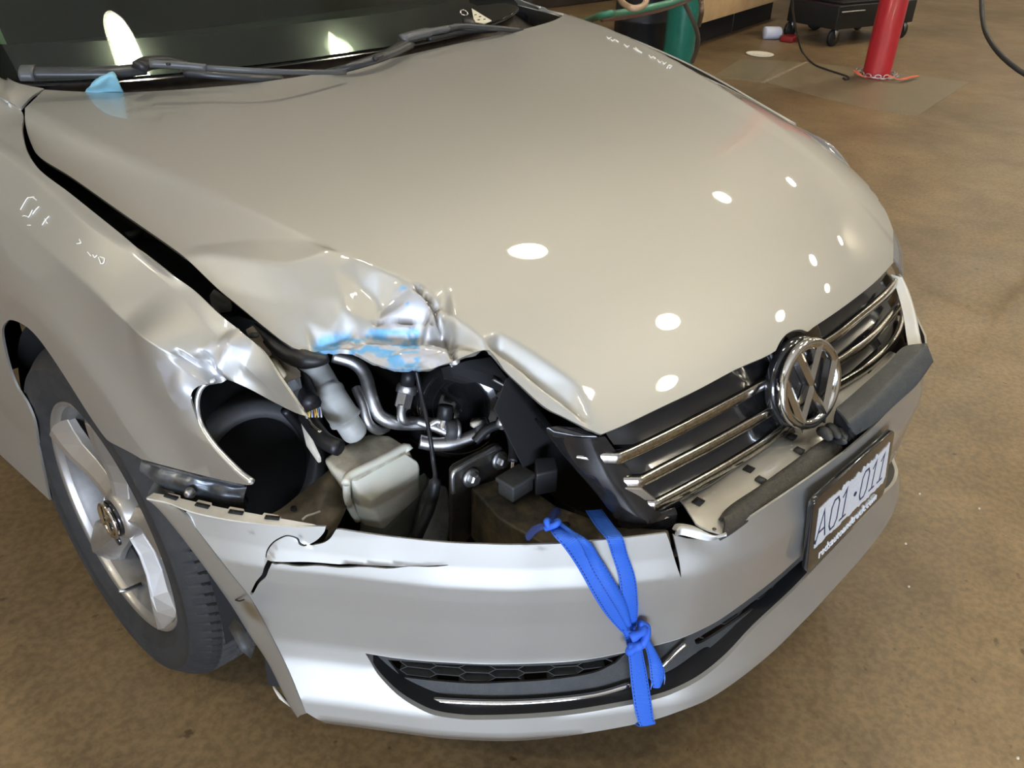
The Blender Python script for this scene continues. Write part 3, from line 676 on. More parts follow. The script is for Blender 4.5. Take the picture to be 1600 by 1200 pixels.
# the far front fender, mirrored from the near one but unhurt, and its headlamp
MY = np.array([-1, 1, 1.0])
_ys = np.linspace(.5, 1.9, 60); _cf = []
for R_ in FR[:5]:
    q_ = smooth1(R_, _ys); _cf.append((np.polyfit(_ys, q_[:, 0], 3), np.polyfit(_ys, q_[:, 1], 3)))
def Fm(y, t):
    P = Ff(y, t); y = np.asarray(y, float); t = np.asarray(t, float); yc_ = np.clip(y, .45, 1.9)
    X_ = np.stack([np.polyval(c[0], yc_) for c in _cf]); Z_ = np.stack([np.polyval(c[1], yc_)-.016-.012*sstep(.9, .5, y)+.045*sstep(.45, 1.25, y) for c in _cf]); n = np.arange(len(y))
    i = np.clip(t.astype(int), 0, 3); a = np.clip(t-i, 0, 1); k = t <= 4
    P[k, 0] = (X_[i, n]*(1-a)+X_[i+1, n]*a)[k]; P[k, 2] = (Z_[i, n]*(1-a)+Z_[i+1, n]*a)[k]; P[:, 1] = y; return P*MY
gy, gt = np.meshgrid(np.r_[np.linspace(.53, .6, 5), np.linspace(.62, 1.9, 50)], np.linspace(0, 5.6, 44), indexing='ij')
V_ = Fm(gy.ravel(), gt.ravel()).reshape(gy.shape+(3,)); nu_, nv_ = gy.shape; keep_ = []
for i in range(nu_-1):
    for j in range(nv_-1):
        c_ = V_[i, j]; dd_ = math.hypot(c_[1]-.906, c_[2]-.334)
        if dd_ > .375 or c_[2] > .74: keep_.append((i*nv_+j, i*nv_+j+1, (i+1)*nv_+j+1, (i+1)*nv_+j))
ff_ = mesh('front_fender', V_.reshape(-1, 3), keep_, MT['paint'], car, solid=.004)
a_ = np.array([[.72, 1.33, 1.03], [.735, 1.40, 1.035], [.75, 1.6, 1.06], [.70, 1.9, 1.12]]); b__ = Fm(np.array([1.32, 1.42, 1.6, 1.9]), np.zeros(4))
MB().grid(loft([a_, (a_+b__)/2+[0, 0, .004], b__], 24, 3)).build('fender_shoulder', MT['paint'], ff_, solid=.004, off=0)
hl0 = cat(np.array([(.49, .125, .715), (.58, .170, .738), (.67, .26, .766), (.73, .345, .800), (.765, .42, .832), (.80, .54, .848)]), 40)
hl1 = cat(np.array([(.50, .085, .62), (.60, .125, .62), (.70, .20, .63), (.79, .31, .65), (.85, .44, .69), (.862, .57, .77)]), 40)
MB().grid(loft([hl0+[-.02, .02, -.004], hl0, hl0*.5+hl1*.5+[.012, -.010, .008], hl1], 40, 5)).build('headlamp_lens', mat('clear_headlamp_lens', (.75, .76, .76), .04, trans=.85, ior=1.45), car, solid=.003)
MB().grid(loft([hl0+[-.06, .05, -.03], hl0*.5+hl1*.5+[-.08, .08, -.02], hl1+[-.05, .05, .0]], 40, 4)).build('headlamp_reflector', MT['alu'], car)
# ---------------------------------------------------------------- round badge, used on the grille and the wheel cap
def strip(mb, pts, w, F, h=.012, taper=None):
    """a bar with a raised ridge along a 2D polyline; F maps (x, y, height) to the place"""
    p = np.array(pts, float); n = len(p); L = []; R = []
    for i in range(n):
        if i == 0: d = p[1]-p[0]
        elif i == n-1: d = p[-1]-p[-2]
        else:
            a = (p[i]-p[i-1])/np.linalg.norm(p[i]-p[i-1]); b = (p[i+1]-p[i])/np.linalg.norm(p[i+1]-p[i]); d = a+b
        d = d/np.linalg.norm(d); nn = np.array([-d[1], d[0]]); s = 1.0
        if 0 < i < n-1: s = min(1/max(abs(nn@np.array([-a[1], a[0]])), .35), 2.6)
        L.append(p[i]+nn*w/2*s); R.append(p[i]-nn*w/2*s)
    V = []
    for i in range(n):
        V += [F(*L[i], -h), F(*L[i], h*.45), F(*p[i], h), F(*R[i], h*.45), F(*R[i], -h)]
    Fc = [(i*5+j, i*5+j+1, i*5+5+j+1, i*5+5+j) for i in range(n-1) for j in range(4)]+[(0, 1, 2, 3, 4), tuple(n*5-1-k for k in range(5))]
    mb.add(V, Fc)
def badge(name, c, nrm, up, R, parent, disc_mat):
    c = np.array(c, float); nrm = np.array(nrm, float); nrm /= np.linalg.norm(nrm); up = np.array(up, float); up -= nrm*(up@nrm); up /= np.linalg.norm(up); rt = np.cross(up, nrm)
    root = empty(name, (0, 0, 0), parent)
    F = lambda x, y, h: c+rt*x*R+up*y*R+nrm*h*R
    MB().lathe(c-nrm*R*.16, nrm, [(0, .02*R), (R*.93, .02*R), (R*1.0, -.06*R), (R*1.0, -.2*R)], 64).build('backing', disc_mat, root)
    pr = [(R*(.885+.115*math.cos(t)), R*.11*math.sin(t)) for t in np.linspace(-.6, math.pi+.6, 12)]
    MB().lathe(c, nrm, pr, 96).build('ring', MT['chrome'], root)
    m = MB(); strip(m, [(-.37, .80), (0, .07), (.37, .80)], .21, F, .12); m.build('letter_v', MT['chrome'], root, smooth=False)
    m = MB(); strip(m, [(-.82, .36), (-.37, -.76), (0, -.10), (.37, -.76), (.82, .36)], .21, F, .12); m.build('letter_w', MT['chrome'], root, smooth=False)
    return root

# ---------------------------------------------------------------- front wheel
WC = np.array([-.865, .906, .334])
wheel = empty('front_wheel', tuple(WC), car); WO = -WC
def wl(mb, prof, n=96): return mb.lathe((0, 0, 0), (-1, 0, 0), prof, n)
NT = 960
prof = [(.226, -.018), (.229, -.004), (.236, .004), (.246, .010), (.255, .0145), (.258, .0165), (.261, .0155), (.275, .018), (.295, .016), (.297, .0185), (.300, .0175), (.308, .009), (.318, -.001), (.3245, -.009), (.3285, -.0165), (.3312, -.024), (.3325, -.034), (.3335, -.052), (.327, -.054), (.327, -.060), (.334, -.062), (.3342, -.084), (.327, -.086), (.327, -.092), (.3342, -.094), (.3342, -.118), (.327, -.120), (.327, -.126), (.334, -.128), (.333, -.150), (.330, -.158), (.322, -.168), (.31, -.178), (.27, -.19), (.226, -.18)]
G = []
for j, (r, h) in enumerate(prof):
    row = []
    for i in range(NT):
        t = 2*math.pi*i/NT; rr = r
        ph = (i-int(abs(h+.09)*70)) % 10; dp = 0
        if 13 <= j <= 17 or 28 <= j <= 30: dp = .006 if ph in (0, 1) else (.003 if j > 15 and (i+5) % 10 == 0 else 0)
        elif 20 <= j <= 21 or 24 <= j <= 25: dp = .004 if ph == 0 else 0
        row.append((-h, (rr-dp)*math.sin(t), (rr-dp)*math.cos(t)))
    G.append(row)
MT['tread'] = mat('worn_tread_rubber', (0.060, 0.058, 0.055), 0.65, noise=(60, 0.6), col2=(0.025, 0.024, 0.022))
m = MB().grid(G, cv=True); m.mi = [1 if 15 <= k//NT <= 30 else 0 for k in range(len(m.F))]
ty = m.build('tyre', [MT['rubber'], MT['tread']], wheel)
ty.data.polygons.foreach_set('use_smooth', [not (13 <= k//NT <= 30) for k in range(len(ty.data.polygons))])
m = MB()
wl(m, [(.232, -.010), (.2315, .000), (.228, .003), (.223, -.002), (.219, -.012), (.2185, -.014)])
rim = m.build('rim', MT['rim'], wheel)
wl(MB(), [(.2190, -.012), (.210, -.024), (.206, -.055)]).build('rim_barrel', mat('shaded_dusty_barrel_paint', (.17, .165, .155), .5, .5, noise=(14, .6), col2=(.08, .07, .06)), wheel)  # barrel coloured darker than the rim for its shade and brake dust
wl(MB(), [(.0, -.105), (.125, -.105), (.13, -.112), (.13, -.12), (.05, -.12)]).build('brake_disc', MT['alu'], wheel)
wl(MB(), [(.0, -.085), (.19, -.085), (.206, -.055)], 48).build('window_shade_disc', MT['dark'], wheel)  # black disc stands in for the shade seen through the spoke windows
m = MB(); m.box((.075, .11, .05), (.05, .06, .14)); m.build('brake_caliper', MT['steel'], wheel, bevel=.01)
for k in range(5):
    th = math.radians(296+72*k); ur = np.array([0, -math.sin(th), math.cos(th)]); ut = np.array([0, math.cos(th), math.sin(th)])
    rows = []
    for r in (.028, .05, .08, .12, .16, .19, .212, .224):
        s = (r-.028)/.196
        w = .021+.013*s+.04*max(0, s-.65)**1.3*2
        hh = -.014+.016*s-.010*math.exp(-((s-.35)/.3)**2)
        off = .014*math.sin(s*2.6)
        cr = [(-w*1.05, hh-.034), (-w, hh-.010-.012*s), (-w*.25+off*.3, hh+.002), (off*.3+.003, hh+.006), (w*.25+off*.3, hh+.001), (w, hh-.014-.01*s), (w*1.05, hh-.034)]
        rows.append([ur*r+ut*(a+off)+np.array([-1, 0, 0])*b for a, b in cr])
    m = MB().grid(np.array(rows)); m.F.append(tuple(range(6, -1, -1))); m.mi.append(0); m.F.append(tuple(range(49, 56))); m.mi.append(0)
    m.build('spoke', MT['rim'], wheel, smooth=False, bevel=.0015)
wl(MB(), [(0, -.004), (.042, -.006), (.048, -.014), (.052, -.035), (.055, -.07)], 48).build('hub', MT['rim'], wheel)
th = math.radians(296+36+72*3); p = np.array([0.001, -.058*math.sin(th), .058*math.cos(th)])
MB().lathe(p, (-1, 0, 0), [(0, .0), (.011, .0), (.0115, -.004)], 20).build('lug_recess', MT['gloss'], wheel)
badge('centre_cap', (-.006, 0, 0), (-1, 0, 0), (0, -.35, .93), .037, wheel, MT['gloss'])
th = math.radians(188); p = np.array([.0, -.205*math.sin(th), .205*math.cos(th)])
MB().tube([p+[.03, 0, 0], p+[.0, 0, .004], p+[-.012, 0, .012]], [.005, .004, .004], 10).build('tyre_valve', MT['alu'], wheel)

# wheel arch liner
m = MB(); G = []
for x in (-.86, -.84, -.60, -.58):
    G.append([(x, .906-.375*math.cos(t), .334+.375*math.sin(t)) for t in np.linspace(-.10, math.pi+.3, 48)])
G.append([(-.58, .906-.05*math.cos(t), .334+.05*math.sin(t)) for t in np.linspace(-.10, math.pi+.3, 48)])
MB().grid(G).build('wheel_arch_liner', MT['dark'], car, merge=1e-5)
b = P3([(386, 1000, .40), (398, 1012, .40), (392, 1030, .40), (376, 1016, .40)], 'y'); 
MB().hull8(b, b+[.01, .05, 0]).build('liner_clip', MT['char'], car)
b = P3([(427, 1076, .50), (436, 1092, .49), (456, 1107, .47), (446, 1098, .48)], 'y'); MB().hull8(b, b+[.004, .01, .004]).build('lower_tab', MT['cream'], car)

# ---------------------------------------------------------------- windscreen, cowl, pillar, cabin
GB = np.array([(-.715, 1.50, 1.005), (-.69, 1.42, 1.0), (-.63, 1.365, .998), (-.45, 1.30, .998), (-.2, 1.262, .998), (0, 1.253, 1.0), (.2, 1.262, 1.0), (.45, 1.29, 1.01), (.63, 1.345, 1.025), (.70, 1.40, 1.035), (.735, 1.48, 1.05)])
GT = np.array([(-.60, 2.20, 1.36), (-.58, 2.15, 1.38), (-.5, 2.10, 1.395), (-.38, 2.06, 1.41), (-.18, 2.04, 1.42), (0, 2.03, 1.42), (.18, 2.04, 1.42), (.38, 2.06, 1.41), (.5, 2.1, 1.40), (.58, 2.15, 1.385), (.61, 2.2, 1.37)])
GM = (GB+GT)/2+[0, -.02, .035]
GG = loft([GB, GM, GT], 60, 12)
gl = mat('tinted_windscreen_glass', (.55, .72, .58), 0.0, trans=1.0, ior=1.5); gl.node_tree.nodes['Principled BSDF'].inputs['Specular IOR Level'].default_value = .5
MB().grid(GG).build('windscreen', gl, car, solid=.005)
# black ceramic border round the glass
def band(rail, d, name):
    MB().grid(loft([rail, rail+d], 60, 1)).build(name, MT['gloss'], car)
nb_ = np.array([0, -.004, -.008])
band(GG[0]+nb_, (GG[3]-GG[0]), 'windscreen_border')
for s_, nm in ((0, 'pillar_border'), (-1, 'pillar_border')):
    e = GG[:, s_]+nb_; f = GG[:, 3 if s_ == 0 else -4]+nb_; MB().grid(np.array([e, f])).build(nm, MT['gloss'], car)
# dashboard and dim cabin behind the glass
D = [[(x, 1.30+.10*abs(x)+dy, z) for x in np.linspace(-.72, .74, 20)] for dy, z in ((0, .975), (.2, .955), (.45, .975), (.62, .96), (.70, .86), (.75, .6))]
MB().grid(D).build('dashboard', mat('dark_dash_plastic', (.035, .04, .034), .6, noise=(8, .5)), car)
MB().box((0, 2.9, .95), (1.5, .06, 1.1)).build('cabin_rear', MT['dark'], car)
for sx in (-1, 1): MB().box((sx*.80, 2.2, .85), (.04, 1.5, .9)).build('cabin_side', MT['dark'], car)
MB().grid(loft([GT+[0, -.0, .012], GT+[0, .45, .04], GT+[0, 1.0, .03]], 30, 2)).build('roof', MT['paint'], car, solid=.01)
for sx, R_ in ((-1, (GB[0], GM[0], GT[0])), (1, (GB[-1], GM[-1], GT[-1]))):
    R_ = np.array(R_); c = cat(R_, 20)
    MB().grid(np.array([c+[0, 0, .006], c+[sx*.035, .02, .0], c+[sx*.065, .05, -.06]])).build('windscreen_pillar', MT['paint'], car, solid=.004)
    if sx < 0:
        q = cat([un(38, 108, y=1.50), un(24, 88, y=1.58), un(8, 60, y=1.68), un(-6, 25, y=1.8), un(-20, -20, y=1.95)], 20)+[0, .06, -.02]
        MB().grid(np.array([q+[-.03, 0, 0], q+[0, 0, .012], q+[.022, .01, 0]])).build('pillar_trim', mat('pale_green_trim', (.42, .5, .36), .8), car, solid=.004)
# cowl trough between hood and glass
re = Hf(rear_uv[:, 0], rear_uv[:, 1]); re = np.vstack([re, [[.80, re[-1][1]+.1, 1.0]]])
CW = loft([re+[0, .002, -.012], re+[0, .01, -.06], (lin(re, 11)+lin(GB, 11))/2+[0, 0, -.055], lin(GB, 11)+[0, .0, -.035], lin(GB, 11)+[0, -.002, -.004]], 60, 3)
MB().grid(CW).build('cowl_panel', mat('dusty_cowl_plastic', (.016, .012, .010), .7, noise=(30, .8), col2=(.05, .035, .022)), car)
# wipers lie on the lower edge of the glass
def bar(mb, pts, w, h, up=(0, -.45, .89)):
    p = np.array(pts, float); up = np.array(up); T = np.gradient(p, axis=0); T /= np.linalg.norm(T, axis=1)[:, None]
    w = np.broadcast_to(np.array(w, float), (len(p),)); G = []
    for i in range(len(p)):
        s = np.cross(T[i], up); s /= np.linalg.norm(s); n_ = np.cross(s, T[i])
        G.append([p[i]-s*w[i]/2-n_*h/2, p[i]-s*w[i]/2+n_*h*.2, p[i]-s*w[i]*.2+n_*h/2, p[i]+s*w[i]*.2+n_*h/2, p[i]+s*w[i]/2+n_*h*.2, p[i]+s*w[i]/2-n_*h/2])
    k = len(mb.V); mb.grid(G, cv=True); mb.F += [tuple(k+j for j in range(6)), tuple(k+(len(p)-1)*6+5-j for j in range(6))]; mb.mi += [0, 0]
    return mb
wp = mat('satin_black_wiper', (.032, .034, .035), .38, noise=(20, .4)); wg = mat('grey_wiper_arm', (.065, .067, .067), .42)
W1 = empty('wiper', (0, 0, 0), car)
bar(MB(), cat(P3([(52, 112, 1.035), (120, 112, 1.035), (180, 111, 1.035), (226, 106, 1.035)]), 24), .024, .012).build('blade', wp, W1)
bar(MB(), cat(P3([(32, 112, 1.035), (54, 112, 1.035)]), 6), .034, .016).build('blade_end_cap', wg, W1)
bar(MB(), cat(P3([(290, 113, 1.02), (330, 116, 1.02), (400, 121, 1.01), (440, 122, 1.0)]), 14), .016, .01).build('blade', wp, W1)
bar(MB(), cat(P3([(218, 103, 1.05), (232, 97, 1.05), (262, 96, 1.05), (290, 102, 1.045)]), 14), [.026]*6+[.024]*4+[.018]*4, .016).build('connector', MT['black'], W1)
bar(MB(), cat(P3([(234, 98, 1.058), (275, 100, 1.056), (322, 105, 1.05)]), 14), [.014]*9+[.012]*5, .010).build('arm_head', wg, W1)
bar(MB(), cat(P3([(320, 105, 1.05), (400, 110, 1.045), (470, 112, 1.035), (540, 112, 1.02)]), 14), .008, .008).build('arm', wg, W1)
MB().box(un(263, 100, z=1.064), (.006, .006, .004)).build('latch', MT['black'], W1)
W2 = empty('wiper', (0, 0, 0), car)
bar(MB(), cat(P3([(500, 116, 1.0), (545, 104, 1.02), (600, 86, 1.03), (640, 66, 1.035)]), 20), np.linspace(.012, .026, 20), .012).build('blade', wp, W2)
bar(MB(), cat(P3([(628, 60, 1.045), (655, 52, 1.05), (700, 44, 1.05)]), 14), [.022]*8+[.014]*6, .012).build('connector', wg, W2)
bar(MB(), cat(P3([(700, 44, 1.05), (720, 40, 1.05), (770, 43, 1.04), (815, 47, 1.02)]), 14), .012, .01).build('arm', wp, W2)
bar(MB(), cat(P3([(585, 92, 1.03), (640, 62, 1.04), (628, 56, 1.045)]), 14), .01, .008).build('frame', MT['black'], W2)
bar(MB(), cat(P3([(670, 60, 1.035), (720, 50, 1.035), (775, 45, 1.03)]), 14), .012, .01).build('blade', MT['black'], W2)
# blue cloth tucked under the hood's rear edge
c0 = P3([(134, 142, .995), (152, 141, .998), (172, 140, .998), (193, 143, .995)])
c1 = P3([(141, 134, 1.01), (155, 128, 1.02), (172, 124, 1.022), (189, 136, 1.01)])
c2 = P3([(160, 116, 1.03), (166, 112, 1.035), (174, 112, 1.035), (183, 122, 1.03)])
c3 = P3([(168, 112, 1.03), (175, 112, 1.03), (181, 115, 1.028), (186, 124, 1.02)])+[0, .02, 0]
c4 = P3([(176, 125, 1.0), (180, 128, 1.0), (184, 132, .99), (187, 138, .98)])+[0, .03, 0]
cloth = MB().grid(loft([c0-[0, -.0, .02], c0, c1, c2, c3, c4], 16, 4)).build('cleaning_cloth', mat('light_blue_cloth', (.25, .50, .58), .95, bump=(900, .6), noise=(40, .25)), None, solid=.002)
tag(cloth, 'light blue cloth corner sticking up by the wiper behind the hood', 'cloth')
# key and paper tag lying on the cowl
m = MB(); kc = un(733, 34, z=1.05); m.lathe(kc, (-.1, -.4, .9), [(0, .006), (.013, .005), (.017, 0), (.013, -.006), (0, -.006)], 24)
kf = m.build('key_fob', MT['black'], None); tag(kf, 'round black key fob lying behind the far wiper arm', 'key')
rg = MB().tube([un(725, 20, z=1.055)+.011*np.array([math.cos(t), math.sin(t)*.6, .5*math.sin(t)]) for t in np.linspace(0, 2*math.pi, 20, endpoint=False)], .0015, 6, closed=True).build('key_ring', MT['chrome'], kf)
tg = P3([(737, 13, 1.055), (768, 32, 1.05), (757, 37, 1.045), (741, 34, 1.045)])
pt = MB().hull8(tg, tg-[0, 0, .0012]).build('paper_tag', mat('cream_card', (.72, .69, .55), .8), None, smooth=False); tag(pt, 'cream card tag beside the key fob on the cowl', 'tag')
for (x, y) in [(743, 23), (750, 26), (757, 30), (748, 31)]:
    MB().box(un(x, y, z=1.0535), (.006, .003, .0015)).build('printed_mark', MT['dark'], pt)
# ---------------------------------------------------------------- engine bay
bay = empty('engine_bay', (0, 0, 0), car)
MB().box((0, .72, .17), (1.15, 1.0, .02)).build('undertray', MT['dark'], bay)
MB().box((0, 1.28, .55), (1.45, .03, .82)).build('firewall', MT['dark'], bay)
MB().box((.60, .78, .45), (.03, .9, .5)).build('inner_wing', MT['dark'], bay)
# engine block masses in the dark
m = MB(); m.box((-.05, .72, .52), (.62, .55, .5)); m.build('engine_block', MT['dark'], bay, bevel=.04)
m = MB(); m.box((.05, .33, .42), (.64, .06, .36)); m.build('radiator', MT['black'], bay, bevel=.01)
# black floor under the gap between hood and fender, with the inner rail
a = np.array([(-.79, y, .80-.0*y) for y in np.linspace(.62, 1.36, 10)]); a[:, 2] = np.interp(a[:, 1], [.55, .9, 1.4], [.80, .86, .88]); 
G = [a+[-.03, 0, 0], a+[.08, 0, -.01], a+[.14, 0, -.05], a+[.16, 0, -.3]]
MB().grid(G).build('inner_fender_rail', MT['dark'], bay, solid=.004)
b = un(209, 365, z=.86); MB().box(b, (.022, .018, .006)).build('rail_clip', MT['char'], bay)
# bracket pieces seen through the widening gap
m = MB(); c = P3([(325, 462, .84), (334, 448, .85), (362, 470, .83), (362, 476, .82), (338, 480, .82)]); m.hull8(c, c-[0, 0, .012]); m.build('hinge_cup', mat('smudged_grey_plastic', (.10, .095, .08), .4, noise=(40, .6)), bay, bevel=.003)
c = P3([(384, 515, .83), (395, 509, .835), (407, 523, .825), (424, 552, .80), (415, 556, .795), (400, 545, .805)])
m = MB(); m.hull8(c, c-[0, 0, .003]); br = m.build('fender_bracket', mat('dusty_bracket_steel', (.30, .27, .21), .5, .4, noise=(50, .6)), bay, smooth=False)
p = un(397, 524.5, z=.8305); MB().cyl(p, p+[0, 0, .0015], .0075, n=20).build('bracket_hole', MT['dark'], br)
c = P3([(424, 560, .79), (432, 558, .79), (447, 583, .775), (443, 588, .77)]); MB().hull8(c, c-[0, 0, .004]).build('masking_strip', mat('yellowed_tape', (.5, .44, .3), .7), bay)
c = P3([(405, 548, .80), (450, 560, .79), (470, 580, .77), (440, 592, .75), (420, 575, .77)]); MB().hull8(c, c-[0, 0, .01]).build('brown_bracket', MT['rust'], bay, bevel=.003)
c = P3([(445, 574, .76), (468, 580, .76), (474, 606, .73), (450, 616, .73)]); MB().hull8(c, c-[.0, 0, .03]).build('relay_box', MT['char'], bay, bevel=.004)
# torn rubber hood seal
MB().tube(cat([P3([(395, 510, .825)])[0], *P3([(430, 540, .81), (455, 556, .80), (480, 562, .80), (500, 563, .80), (512, 560, .80)])], 30), np.r_[np.linspace(.006, .014, 22), np.linspace(.014, .006, 8)], 10).build('hood_seal', MT['black'], bay)
# headlight opening: moulded black housing with a round socket
hc = un(408, 728, y=.60); ax = np.array([-.25, -.85, .35]); ax /= np.linalg.norm(ax)
m = MB(); m.lathe(hc, ax, [(.115, -.10), (.112, -.03), (.108, .0), (.098, .012), (.088, .014), (.080, .010), (.076, -.02), (.074, -.09), (.0, -.095)], 64)
hs_ = m.build('headlight_housing', mat('scuffed_black_housing', (.07, .07, .072), .42, noise=(25, .5), col2=(.13, .13, .125)), bay)
q = cat([un(*p, y=.56) for p in [(322, 660), (350, 730), (392, 785), (430, 800), (470, 780), (492, 730), (485, 680), (455, 640)]], 60)
MB().tube(q+[0, .02, -.01], .007, 10).build('housing_rim', MT['black'], bay)
a = np.array([un(*p, y=.72) for p in [(330, 590), (380, 575), (470, 610), (520, 700), (520, 790), (440, 830), (385, 800), (322, 690)]])
MB().hull8(a, a+[0, .02, 0]).build('housing_back', MT['dark'], bay)
a = cat([un(*p, y=.60) for p in [(455, 610), (478, 660), (498, 710), (500, 750), (486, 790), (455, 815)]], 30)
MB().grid(np.array([a+[-.02, .02, 0], a+[0, -.01, .01], a+[.03, .0, 0], a+[.06, .06, -.02]])).build('housing_frame', MT['char'], bay, solid=.004)
# brown, grimy frame horn behind the bumper corner
c0 = P3([(385, 812, .56), (430, 800, .57), (470, 770, .585), (505, 742, .59), (520, 728, .59)])
c1 = P3([(500, 824, .555), (512, 812, .56), (522, 795, .565), (530, 775, .57), (536, 752, .575)])
fh = MB().grid(loft([c0, (c0+c1)/2+[0, 0, .008], c1, c1+[.012, -.004, -.018], c1+[.0, .03, -.08]], 40, 4)).build('frame_horn', MT['rust'], bay, solid=.003)
p = un(459, 796, z=.577); MB().lathe(p+[0, 0, -.0005], (0, 0, 1), [(0, .004), (.0045, .004), (.0045, 0)], 16).build('frame_hole', MT['dark'], fh)
MB().tube(cat([P3([(472, 812, .575)])[0], *P3([(480, 806, .578), (490, 803, .58), (500, 799, .578)])], 12), .0018, 6).build('scrape', MT['cream'], fh)

# washer reservoir: two-part white tank with a seam
tk = empty('washer_tank', (0, 0, 0), bay)
def ring_px(l, ax): return P3(l, ax)
t0 = P3([(503, 716, .62), (525, 698, .622), (572, 674, .625), (640, 700, .622), (628, 712, .622), (545, 745, .62)])      # upper lid, left part
top = [un(503, 716, z=.62), un(530, 697, z=.622), un(575, 675, z=.625), un(608, 678, z=.625), un(641, 700, z=.622), un(612, 712, z=.623), un(545, 744, z=.62), un(522, 735, z=.62)]
top = np.array(top); bot = top+[.02, .0, -.06]
MB().hull8(top, bot).build('upper_shell', MT['tank'], tk, bevel=.008)
se = cat(np.array([un(540, 756, z=.618), un(548, 742, z=.622), un(600, 716, z=.626), un(632, 699, z=.627), un(640, 704, z=.622)]), 24)
MB().tube(se, .0065, 10).build('moulding_seam', MT['tank_clean'], tk)
A_ = [un(546, 748, z=.612), un(632, 705, z=.618), un(655, 722, z=.60), un(656, 742, z=.58), un(578, 782, z=.575), un(560, 772, z=.585)]
A_ = np.array(A_)
B_ = np.array([un(549, 800, z=.52), un(640, 770, z=.52), un(656, 760, z=.53), un(655, 776, z=.515), un(600, 828, z=.50), un(570, 822, z=.50)])
Cc = np.array([A_[0], A_[1], A_[2], A_[2]*.3+A_[3]*.7, A_[4], A_[5]])
m = MB(); m.hull8(Cc, B_); m.build('lower_shell', MT['tank_clean'], tk, bevel=.012)
sd = cat(np.array([un(541, 752, z=.612), un(543, 780, z=.57), un(552, 800, z=.53), un(560, 812, z=.51)]), 16)
MB().tube(sd, .006, 8).build('moulding_seam', MT['tank_clean'], tk)
b = P3([(560, 800, .48), (600, 830, .46), (650, 790, .46), (672, 745, .50), (664, 735, .52)]); MB().hull8(b, b+[.02, .05, -.16]).build('tank_base', mat('translucent_green_white', (.40, .43, .36), .5, noise=(9, .7), col2=(.12, .15, .12)), tk, bevel=.008)
b = P3([(660, 740, .50), (700, 760, .47), (706, 800, .44), (700, 850, .42), (650, 850, .42), (655, 790, .46)]); MB().hull8(b, b+[.02, .06, -.1]).build('pump_body', mat('milky_plastic', (.36, .35, .30), .5, noise=(14, .9), col2=(.10, .095, .08)), tk, bevel=.006)
# filler neck, three stepped sections
nk = cat([un(*p[:2], z=p[2]) for p in [(487, 568, .735), (500, 590, .72), (520, 625, .70), (540, 655, .672), (560, 685, .64)]], 40)
rr = np.where(np.arange(40) < 16, .0215, np.where(np.arange(40) < 29, .0235, .0195)).astype(float); rr[15:17] = .0245; rr[28:30] = .0250; rr[-4:] = [.019, .018, .016, .010]
MB().tube(nk, rr, 20).build('filler_neck', mat('grey_white_neck', (.47, .48, .45), .4, noise=(18, .5), col2=(.26, .25, .22)), tk)
# wires with cut copper ends
wc = [(.55, .33, .08), (.6, .5, .15), (.2, .22, .45), (.5, .5, .5), (.45, .25, .05)]
for i in range(9):
    x = 479+i*2.3; m_ = MT.setdefault('wire%d' % (i % 5), mat('cut_wire', wc[i % 5], .5))
    MB().tube(cat([un(x-4, 600, z=.72), un(x, 626, z=.715), un(x+2+(i % 3), 641, z=.71), un(x+5-(i % 2)*3, 652, z=.705)], 10), .0013, 5).build('wire_strand', m_, bay)
MB().tube(cat([un(*p, z=.72) for p in [(466, 565), (474, 595), (482, 622), (488, 632)]], 14), .014, 10).build('wiring_harness', MT['black'], bay)
MB().tube(cat([un(*p, z=.69) for p in [(478, 650), (496, 675), (510, 690), (530, 700)]], 14), .012, 10).build('wiring_harness', MT['black'], bay)
ch = cat([un(*p, z=.70) for p in [(480, 650), (486, 663), (495, 672), (502, 676)]], 12); MB().tube(ch, .003, 8).build('bright_clip', MT['chrome'], bay)
lf = P3([(466, 640, .69), (476, 660, .68), (497, 706, .64), (503, 714, .63), (496, 716, .63), (478, 690, .65)]); MB().hull8(lf, lf-[0, 0, .01]).build('housing_edge', MT['cream'], bay, bevel=.002)
# aluminium air-conditioning lines
def pipe(pts, r, name='air_conditioning_pipe', m=None, n=60): return MB().tube(cat([un(*p[:2], z=p[2]) for p in pts], n), r, 16).build(name, m or MT['alu'], bay)
pipe([(520, 556, .74), (552, 566, .73), (570, 585, .715), (580, 620, .69), (592, 648, .665), (615, 660, .65), (640, 662, .64), (668, 662, .635), (690, 670, .625), (720, 690, .61)], .0105)
pipe([(556, 606, .70), (566, 630, .685), (575, 660, .66), (590, 672, .64), (604, 668, .63)], .0075)
pipe([(628, 632, .68), (627, 650, .665), (633, 658, .655), (650, 658, .645), (680, 668, .635), (712, 682, .62)], .007)
pipe([(656, 690, .62), (680, 694, .615), (710, 692, .615), (735, 684, .62), (752, 676, .625)], .011)
pipe([(672, 664, .64), (684, 658, .645), (695, 664, .64), (704, 672, .635)], .006)
def fitting(a, b_, prof, m, name, n=16):
    a = np.array(a); b_ = np.array(b_); return MB().lathe(a, b_-a, [(r, h) for r, h in prof], n).build(name, m, bay, smooth=n > 8)
a = un(636, 604, z=.70); b_ = un(629, 634, z=.675)
fitting(a, b_, [(0, -.004), (.014, -.004), (.0155, 0), (.0155, .010), (.012, .012)], MT['alu'], 'pipe_fitting', 24)
fitting(a+(b_-a)*.25, b_, [(0, 0), (.0135, .001), (.0135, .024), (.009, .027), (.007, .034)], MT['alu'], 'pipe_nut', 6)
a = un(640, 576, z=.73); b_ = un(636, 602, z=.705); MB().cyl(a, b_, .011, n=16).build('pipe_sleeve', MT['black'], bay)
a = un(697, 632, z=.67); b_ = un(693, 664, z=.64)
